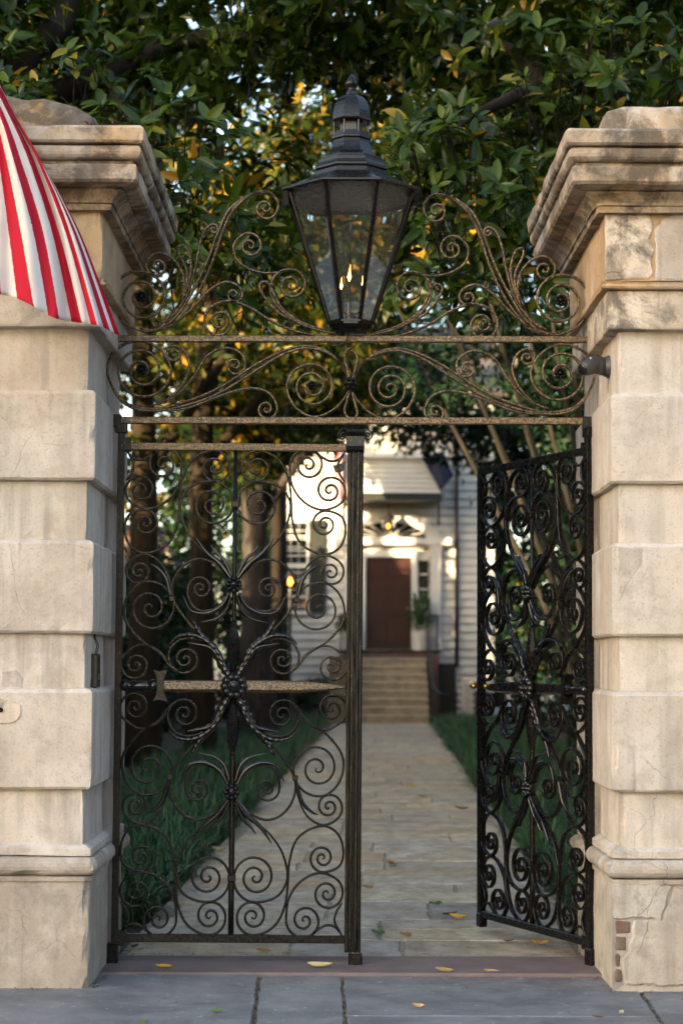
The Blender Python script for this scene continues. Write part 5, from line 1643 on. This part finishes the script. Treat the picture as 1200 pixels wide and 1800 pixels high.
tree('garden_tree', 'shaggy grey barked tree beside the house window',
    [(gx(455, 27), 27, -.1), (gx(453, 27), 27, 1.5), (gx(449, 27), 27, 3.5), (gx(446, 27), 27, 5.5), (gx(440, 27), 27.2, 9)], [.42, .34, .27, .22, .08], M['bark_grey'],
    [([(gx(449, 27), 27, 4.3), (-.6, 27.5, 6), (.8, 28, 7.6)], [.12, .08, .03])],
    [((-2.0, 28.5, 8.3), (3.2, 2.6, 2.2), 850, .3, .03), ((1.0, 28.5, 8.8), (2.6, 2.4, 2.0), 520, .3, .04)], M['garden_leaf'], .23, 6, T4, seed=33, amp=.10, **G1)
tree('garden_tree', 'slender dark trunked tree just left of the house window',
    [(gx(487, 30), 30, -.1), (gx(488, 30), 30, 2), (gx(486, 30), 30, 4.5), (gx(480, 30), 30, 8)], [.17, .13, .12, .05], M['bark_dark'], [],
    [((-2.6, 31, 7.6), (2.6, 2.2, 2.3), 520, .3, .05)], M['garden_leaf'], .22, 6, T4, seed=34, **G1)
# right: pale many-stemmed tree with dark small leaves
mx_, my_ = 3.55, 14.0
stems = [(820, 640, -.2), (765, 690, .4), (880, 600, -.4), (940, 640, .2), (985, 660, -.1), (905, 700, .6), (850, 720, -.5), (1010, 720, .5)]
limbs = []
for i, (px, py, dy) in enumerate(stems):
    e = P(px, py, my_ + dy * 2)
    b0 = Vector((mx_ + (i - 4) * .05, my_ + dy * .2, .0))
    limbs.append(([b0, b0.lerp(e, .35) + Vector((.10, 0, .25)), b0.lerp(e, .7) + Vector((.05, 0, .15)), e, e + (e - b0) * .35], [.06, .045, .036, .026, .010]))
tree('crape_myrtle', 'pale many-stemmed tree leaning over the path beyond the open gate leaf',
    [(mx_, my_, -.1), (mx_ + .02, my_, .5), (mx_ - .1, my_, 1.5), (mx_ - .35, my_, 3.5), (mx_ - .6, my_, 5.5)], [.14, .10, .08, .06, .03], M['bark_pale'], limbs,
    [((2.0, 14.6, 6.2), (2.0, 1.8, 1.35), 620, .25, .05), ((3.8, 15.6, 5.4), (1.7, 1.6, 1.7), 560, .25, .0), ((1.2, 15.8, 7.6), (2.3, 1.8, 1.5), 620, .25, .0), ((4.6, 17.5, 3.6), (1.5, 1.5, 2.4), 620, .25, -.1)], M['dark_leaf'], .14, 7, T4, seed=41, amp=.012, rmax=.96)
tree('evergreen_tree', 'dark evergreen overhanging the portico from the right',
    [(5.2, 29, -.1), (5.1, 29, 2), (4.9, 29, 5), (4.6, 29, 9)], [.24, .19, .16, .06], M['bark_dark'],
    [([(4.95, 29, 4.6), (3.6, 28.6, 6.0), (2.2, 28.4, 6.6)], [.11, .07, .02])],
    [((2.6, 28.0, 7.1), (2.6, 1.8, 1.6), 950, .25, -.05), ((.3, 26.5, 6.8), (2.4, 1.5, 1.2), 950, .25, -.1), ((5.0, 29, 6.8), (2.8, 2.6, 3.2), 1100, .3, .0)], M['dark_leaf'], .19, 6, T4, seed=42)
# shrubs along the right side
def shrub(label, c, r, n, seed, m='dark_leaf', size=.13):
    root = empty('evergreen_shrub', (c[0], c[1], 0), label, 'shrub', 'shrubs at the right of the garden')
    mk('stem', trunk_mesh([(c[0], c[1], -.1), (c[0] + .05, c[1], c[2] * .5), (c[0], c[1], c[2])], [.09, .07, .03], 8, .02, seed), M['bark_dark'], root, smooth=True)
    X, A = blob(c, r, n, seed, .45, -.1, 1.6)
    L = rosettes(X, A, 6, size)
    leaf_mesh('crown', L, T4, M[m], root, nr.random(len(L[0])))
shrub('broad dark shrub behind the open gate leaf', (4.1, 12.0, 1.7), (1.35, 1.6, 1.7), 700, 51)
shrub('tall dark shrub farther back behind the open gate leaf', (4.3, 18.5, 2.2), (1.5, 2.0, 2.3), 800, 52)
shrub('dark shrub beside the whitewashed brick pier', (5.4, 33.0, 1.5), (1.4, 2.2, 1.7), 500, 53)
shrub('low green shrub under the house window', (-.55, 39.6, .55), (.75, .6, .62), 260, 54)
shrub('dark shrub against the outbuilding wall', (-4.0, 33.0, 1.1), (1.1, 1.6, 1.4), 420, 55)
shrub('tall dark evergreen between the outbuilding and the house', (-3.3, 43.5, 4.4), (2.1, 1.4, 4.8), 1500, 56, size=.22)
shrub('dark clipped shrub left of the lamp post', (-2.4, 36.5, 2.0), (1.0, 1.0, 2.3), 620, 57)
shrub('dark drooping shrub between the two ochre trunks', (-3.6, 24.5, 1.9), (1.2, 1.2, 2.1), 620, 61)
shrub('dark shrub behind the shaggy grey trunk', (-2.1, 30.5, 2.2), (.95, 1.0, 2.4), 620, 62)
shrub('tall dark evergreen right of the house corner', (7.6, 39.5, 3.0), (2.4, 2.5, 3.3), 900, 58, size=.2)
shrub('wide dark shrub in front of the house corner', (4.3, 25.0, 2.6), (1.6, 2.6, 3.0), 1100, 59)

# tall trees closing the garden behind the house
far = [((-9.5, 27, 0), 'tall sunlit tree far left beyond the outbuilding', 9.5, (4.2, 4.0, 5.0), 420), ((-8.5, 46, 0), 'tall tree behind the brick outbuilding', 9.0, (5.5, 4.0, 7.0), 1500), ((-2.5, 55, 0), 'tall tree rising behind the left of the house', 12, (5.5, 4.0, 6.5), 1400),
       ((5.5, 56, 0), 'tall tree rising behind the house roof', 13, (6.0, 4.0, 7.0), 1400), ((11, 44, 0), 'tall tree far right beside the house', 9.0, (5.5, 5.0, 7.5), 1500), ((8.2, 22, 0), 'tall dark tree on the right behind the myrtle', 8.5, (3.6, 4.5, 5.5), 1500)]
for i, (b, lab, zc, r, n) in enumerate(far):
    tree('background_tree', lab, [b, (b[0], b[1], zc * .5), (b[0] + .3, b[1], zc), (b[0] + .3, b[1], zc + r[2] * .7)], [.40, .30, .2, .05], M['bark_dark'], [],
         [((b[0], b[1], zc), r, n, .35, -.02, .8)], M['garden_leaf'] if b[0] < 2 else M['dark_leaf'], .42, 6, T4, 'trees closing the garden', seed=60 + i, width=1.25)

# spreading trees added beyond the garden walls so their crowns close the sky and shade the garden
wide = [((-10.5, 6, 0), 'added shade oak over the left garden wall near the street', [((-6.2, 6.5, 12.5), (5.5, 4.5, 1.4), 1800), ((-10.2, 4.5, 5.4), (2.4, 4.6, 3.0), 900)]),
        ((-11.0, 16, 0), 'added shade oak over the left garden wall, second from the street', [((-6.0, 17, 14.5), (5.5, 5.5, 1.5), 1800), ((-10.4, 14.5, 4.6), (2.3, 5.5, 2.9), 1100)]),
        ((-11.0, 27, 0), 'added shade oak over the left garden wall beside the outbuilding', [((-6.0, 31, 15.0), (5.5, 6.5, 1.6), 1500), ((-10.4, 28.0, 5.6), (2.3, 8.0, 3.6), 850)]),
        ((10.5, 8, 0), 'added shade oak over the right garden wall near the street', [((5.6, 8.5, 9.8), (5.5, 5.0, 2.3), 1500)]),
        ((11.0, 20, 0), 'added shade oak over the right garden wall, second from the street', [((4.8, 19.5, 11.5), (6.0, 6.5, 2.4), 1600)]),
        ((11.0, 33, 0), 'added shade oak over the right garden wall beside the house', [((4.8, 33, 13.5), (6.0, 6.5, 2.4), 1300)])]
for i, (b, lab, bl) in enumerate(wide):
    zc = bl[0][0][2]
    tree('shade_oak', lab, [b, (b[0], b[1], zc * .45), (b[0] * .9, b[1], zc * .75), (bl[0][0][0], bl[0][0][1], zc)], [.45, .36, .26, .08], M['bark_dark'],
         [([(b[0], b[1], zc * .45), (b[0] * .95, b[1] + 2, zc * .7), (b[0] * .8, b[1] + 4, zc * .95)], [.2, .13, .04])],
         [(*q, .25, -.12, .9) for q in bl], M['garden_leaf'], .40, 6, T4, 'oaks added for shade beyond the garden walls', seed=80 + i, width=1.2)

for i, (b, lab, zc, r_, n_) in enumerate((((-5.6, 34.5, 0), 'dense evergreen behind the ochre trunks', 3.6, (2.6, 1.8, 3.2), 1500), ((-2.6, 46.5, 0), 'tall dense evergreen left of the house roof', 9.5, (2.4, 1.8, 7.0), 1900), ((5.9, 46.5, 0), 'tall dense evergreen right of the house roof', 7.0, (2.6, 1.8, 7.0), 1900), ((-1.5, 36.0, 0), 'slim dark evergreen overhanging the house window', 8.6, (2.5, 1.3, 2.0), 1000))):
    tree('evergreen_tree', lab, [b, (b[0], b[1], zc * .5), (b[0], b[1], zc), (b[0], b[1], zc + r_[2] * .7)], [.2, .15, .1, .03], M['bark_dark'], [], [((b[0], b[1], zc), r_, n_, .3, -.15, 1.0)], M['dark_leaf'], .30, 6, T4, seed=95 + i, width=1.2)

# border grass on both sides of the path
def grass(name, side, label):
    r = np.random.default_rng(5 + side)
    cl = []
    Yv = .55
    n = 0
    area = []
    for Y_ in np.arange(.5, 38.2, .5):
        dens = 15 if Y_ < 10 else 10
        w0, w1 = 1.30, 3.2
        k = int(dens * .5 * (w1 - w0))
        for _ in range(k):
            u = r.uniform(0, 1) ** 1.15
            cl.append((PATH_C(Y_) + side * (w0 + u * (w1 - w0)), Y_ + r.uniform(0, .5)))
    cl = np.array(cl)
    nb = 46
    K = len(cl)
    C = np.repeat(np.c_[cl, np.full(K, -.05)], nb, 0)
    C[:, :2] += r.normal(0, .035, (K * nb, 2))
    az = r.uniform(0, 2 * np.pi, K * nb)
    Ln = np.repeat(r.uniform(.42, .64, K), nb) * r.uniform(.6, 1.15, K * nb)
    lean = r.uniform(.3, 1.15, K * nb)
    D = np.c_[np.cos(az), np.sin(az), np.zeros(K * nb)]
    S = np.c_[-np.sin(az), np.cos(az), np.zeros(K * nb)]
    rows = []
    for t, w in ((0, 1.0), (.35, 1.0), (.7, .75), (1.0, .12)):
        hgt = Ln * (t * (1 - .25 * lean) - .55 * lean * t ** 2.4)
        out = Ln * lean * (.75 * t ** 1.5)
        c = C + D * out[:, None] + np.array([0, 0, 1]) * hgt[:, None]
        rows.append(c + S * (.0050 * w)); rows.append(c - S * (.0050 * w))
    V = np.stack(rows, 1)
    F = np.array([[0, 1, 3, 2], [2, 3, 5, 4], [4, 5, 7, 6]])
    n = len(V)
    F = (F[None] + (np.arange(n) * 8)[:, None, None]).reshape(-1, 4)
    rn = np.clip(np.repeat(r.random(K), nb) * .5 + r.random(n) * .5, 0, 1)
    return np_mesh(name, V.reshape(-1, 3), F, M['grass'], None, np.repeat(rn, 8), kind='stuff', label=label, cat='grass')
grass('border_grass', -1, 'dense blue green grass border left of the path')
grass('border_grass', 1, 'dense blue green grass border right of the path')

# ------------------------------------------------------------------ fallen leaves
def fallen_mat(n, c): return flat(n, c, .6, 0, .4, 40)
FM = {'yellow': fallen_mat('fallen_yellow', (.55, .34, .02)), 'tan': fallen_mat('fallen_tan', (.42, .27, .11)), 'orange': fallen_mat('fallen_orange', (.36, .17, .03)), 'brown': fallen_mat('fallen_brown', (.10, .045, .022)), 'green': fallen_mat('fallen_green', (.06, .14, .025)), 'pale': fallen_mat('fallen_pale', (.55, .46, .24))}
FL = [
 (288, 1700, 'yellow', .085, 10, .02, 'bright yellow leaf on the red threshold under the left gate'),
 (562, 1700, 'pale', .125, -12, .10, 'pale curled leaf on the red threshold left of the post foot'),
 (780, 1707, 'tan', .095, 5, .05, 'tan leaf on the threshold edge, nearer the meeting post'),
 (863, 1709, 'tan', .075, 4, .05, 'tan leaf on the threshold edge, nearer the open gate leaf'),
 (735, 1771, 'tan', .055, -8, .25, 'small tan leaf alone on the grey slate slab'),
 (1145, 1731, 'orange', .11, 2, .03, 'orange leaf against the foot of the right pillar'),
 (381, 1779, 'green', .055, 10, .08, 'green leaf on the largest slate slab'),
 (253, 1797, 'green', .045, 30, .08, 'green leaf at the bottom edge of the pavement'),
 (1089, 1783, 'pale', .045, 60, .3, 'tiny pale leaf on the slate near the right joint'),
 (1050, 1790, 'brown', .05, 10, .1, 'dark shrivelled leaf beside the tiny pale leaf'),
 (462, 1673, 'orange', .085, 8, .06, 'orange leaf under the bottom rail of the left gate'),
 (805, 1615, 'yellow', .11, -25, .18, 'yellowing leaf before the open gate leaf'),
 (790, 1610, 'brown', .10, 25, .15, 'rust brown leaf overlapping the yellowing leaf on the path'),
 (765, 1590, 'green', .085, 5, .05, 'green sprig on the path, farther from the threshold'),
 (664, 1641, 'green', .08, -6, .06, 'green sprig on the path near the threshold'),
 (712, 1645, 'orange', .07, 15, .08, 'small orange leaf beside the near green sprig'),
 (895, 1656, 'brown', .06, 0, .2, 'dark brown pod-like leaf by the open gate leaf'),
 (947, 1663, 'tan', .10, 12, .3, 'curled tan leaf beneath the open gate leaf'),
 (686, 1521, 'orange', .12, 70, .2, 'orange brown leaf standing on the path, largest past the sprigs'),
 (645, 1562, 'orange', .10, 40, .15, 'orange leaf half hidden by the meeting post'),
 (352, 1490, 'orange', .14, 20, .2, 'orange leaf lying in the left grass edge'),
 (385, 1496, 'tan', .13, -20, .2, 'tan leaf lying at the left path edge'),
 (722, 1384, 'yellow', .10, 0, .2, 'yellow leaf in the middle of the path'),
 (742, 1402, 'orange', .12, 0, .2, 'orange leaf right of the yellow one on the path'),
 (810, 1424, 'brown', .14, 5, .2, 'brown leaf near the right grass border'),
 (235, 1667, 'brown', .06, 50, .3, 'dark crumpled leaf beside the left gate pivot'),
]
for i, (px, py, c, L, rot, curl, lab) in enumerate(FL):
    g = G(px, py, .014 if 1678 < py < 1708 else .006)
    rs = random.Random(i)
    mb = MB()
    n = 7; vs = []
    zx = .05 if 'sprig' in lab else .36
    for a in range(n + 1):
        t = a / n
        w = (.20 if c != 'brown' else .16) * math.sin(math.pi * (t * .94 + .03)) ** .8
        for s in (-1, -.4, .4, 1):
            vs.append(((t - .5) * L, s * w * L, .003 + L * curl * ((2 * t - 1) ** 2 * .6 + s * s * .5) + rs.uniform(-.001, .001)))
    fs = [(a * 4 + k, a * 4 + 4 + k, a * 4 + 5 + k, a * 4 + 1 + k) for a in range(n) for k in range(3)]
    mb.add(vs, fs)
    if 'sprig' in lab:
        base = list(mb.v)
        for d in (35, -40, 80):
            R_ = Matrix.Rotation(RAD(d), 3, 'Z')
            mb.add([R_ @ Vector(v) * .7 + Vector((.2 * L * math.copysign(1, d), 0, .004)) for v in base], fs)
    o = mk('fallen_leaf', mb, FM[c], None, label=lab, cat='leaf', group='fallen leaves')
    o.location = (g.x, g.y, g.z)
    o.rotation_euler = (RAD(rs.uniform(14, 30)), RAD(rs.uniform(-8, 8)), RAD(rot))
    o.location.z += L * .06
    sl = o.modifiers.new('thickness', 'SOLIDIFY'); sl.thickness = .0008

# crumbs of leaf and grit gathered along the path edges, the threshold and the pillar feet
lr_ = random.Random(77); lm = MB()
spots = []
for _ in range(260):
    Y_ = .3 + 9 * lr_.random() ** 1.6; sd = lr_.choice((-1, 1))
    spots.append((PATH_C(Y_) + sd * (1.24 - abs(lr_.gauss(0, .10))), Y_, .004))
for _ in range(90): spots.append((lr_.uniform(-1.15, 1.25), .245 + lr_.gauss(0, .02), .014))
for _ in range(60): spots.append((RL[1] + .04 + abs(lr_.gauss(0, .03)), lr_.uniform(-.7, .2), .003))
for _ in range(60): spots.append((RR[0] - .04 - abs(lr_.gauss(0, .03)), lr_.uniform(-.7, .2), .003))
for _ in range(70): spots.append((lr_.choice((-1, 1)) * lr_.uniform(1.25, 2.0), -.72 - abs(lr_.gauss(0, .03)), .003))
for _ in range(60): spots.append((lr_.uniform(-1.7, 1.7), lr_.uniform(-1.6, -.32), .003))
for _ in range(60): spots.append((PATH_C(3) + lr_.uniform(-1, 1), .3 + 7 * lr_.random(), .006))
for x, y, z_ in spots:
    L_ = lr_.uniform(.006, .022); a = lr_.uniform(0, 6.28)
    d = Vector((math.cos(a), math.sin(a), lr_.uniform(.0, .5)))
    blade(lm, (x, y, z_), d, (0, 0, 1), L_, L_ * lr_.uniform(.12, .3))
mk('leaf_litter', lm, FM['brown'], None, label='fine brown leaf crumbs along the path edges and threshold', cat='litter', kind='stuff')
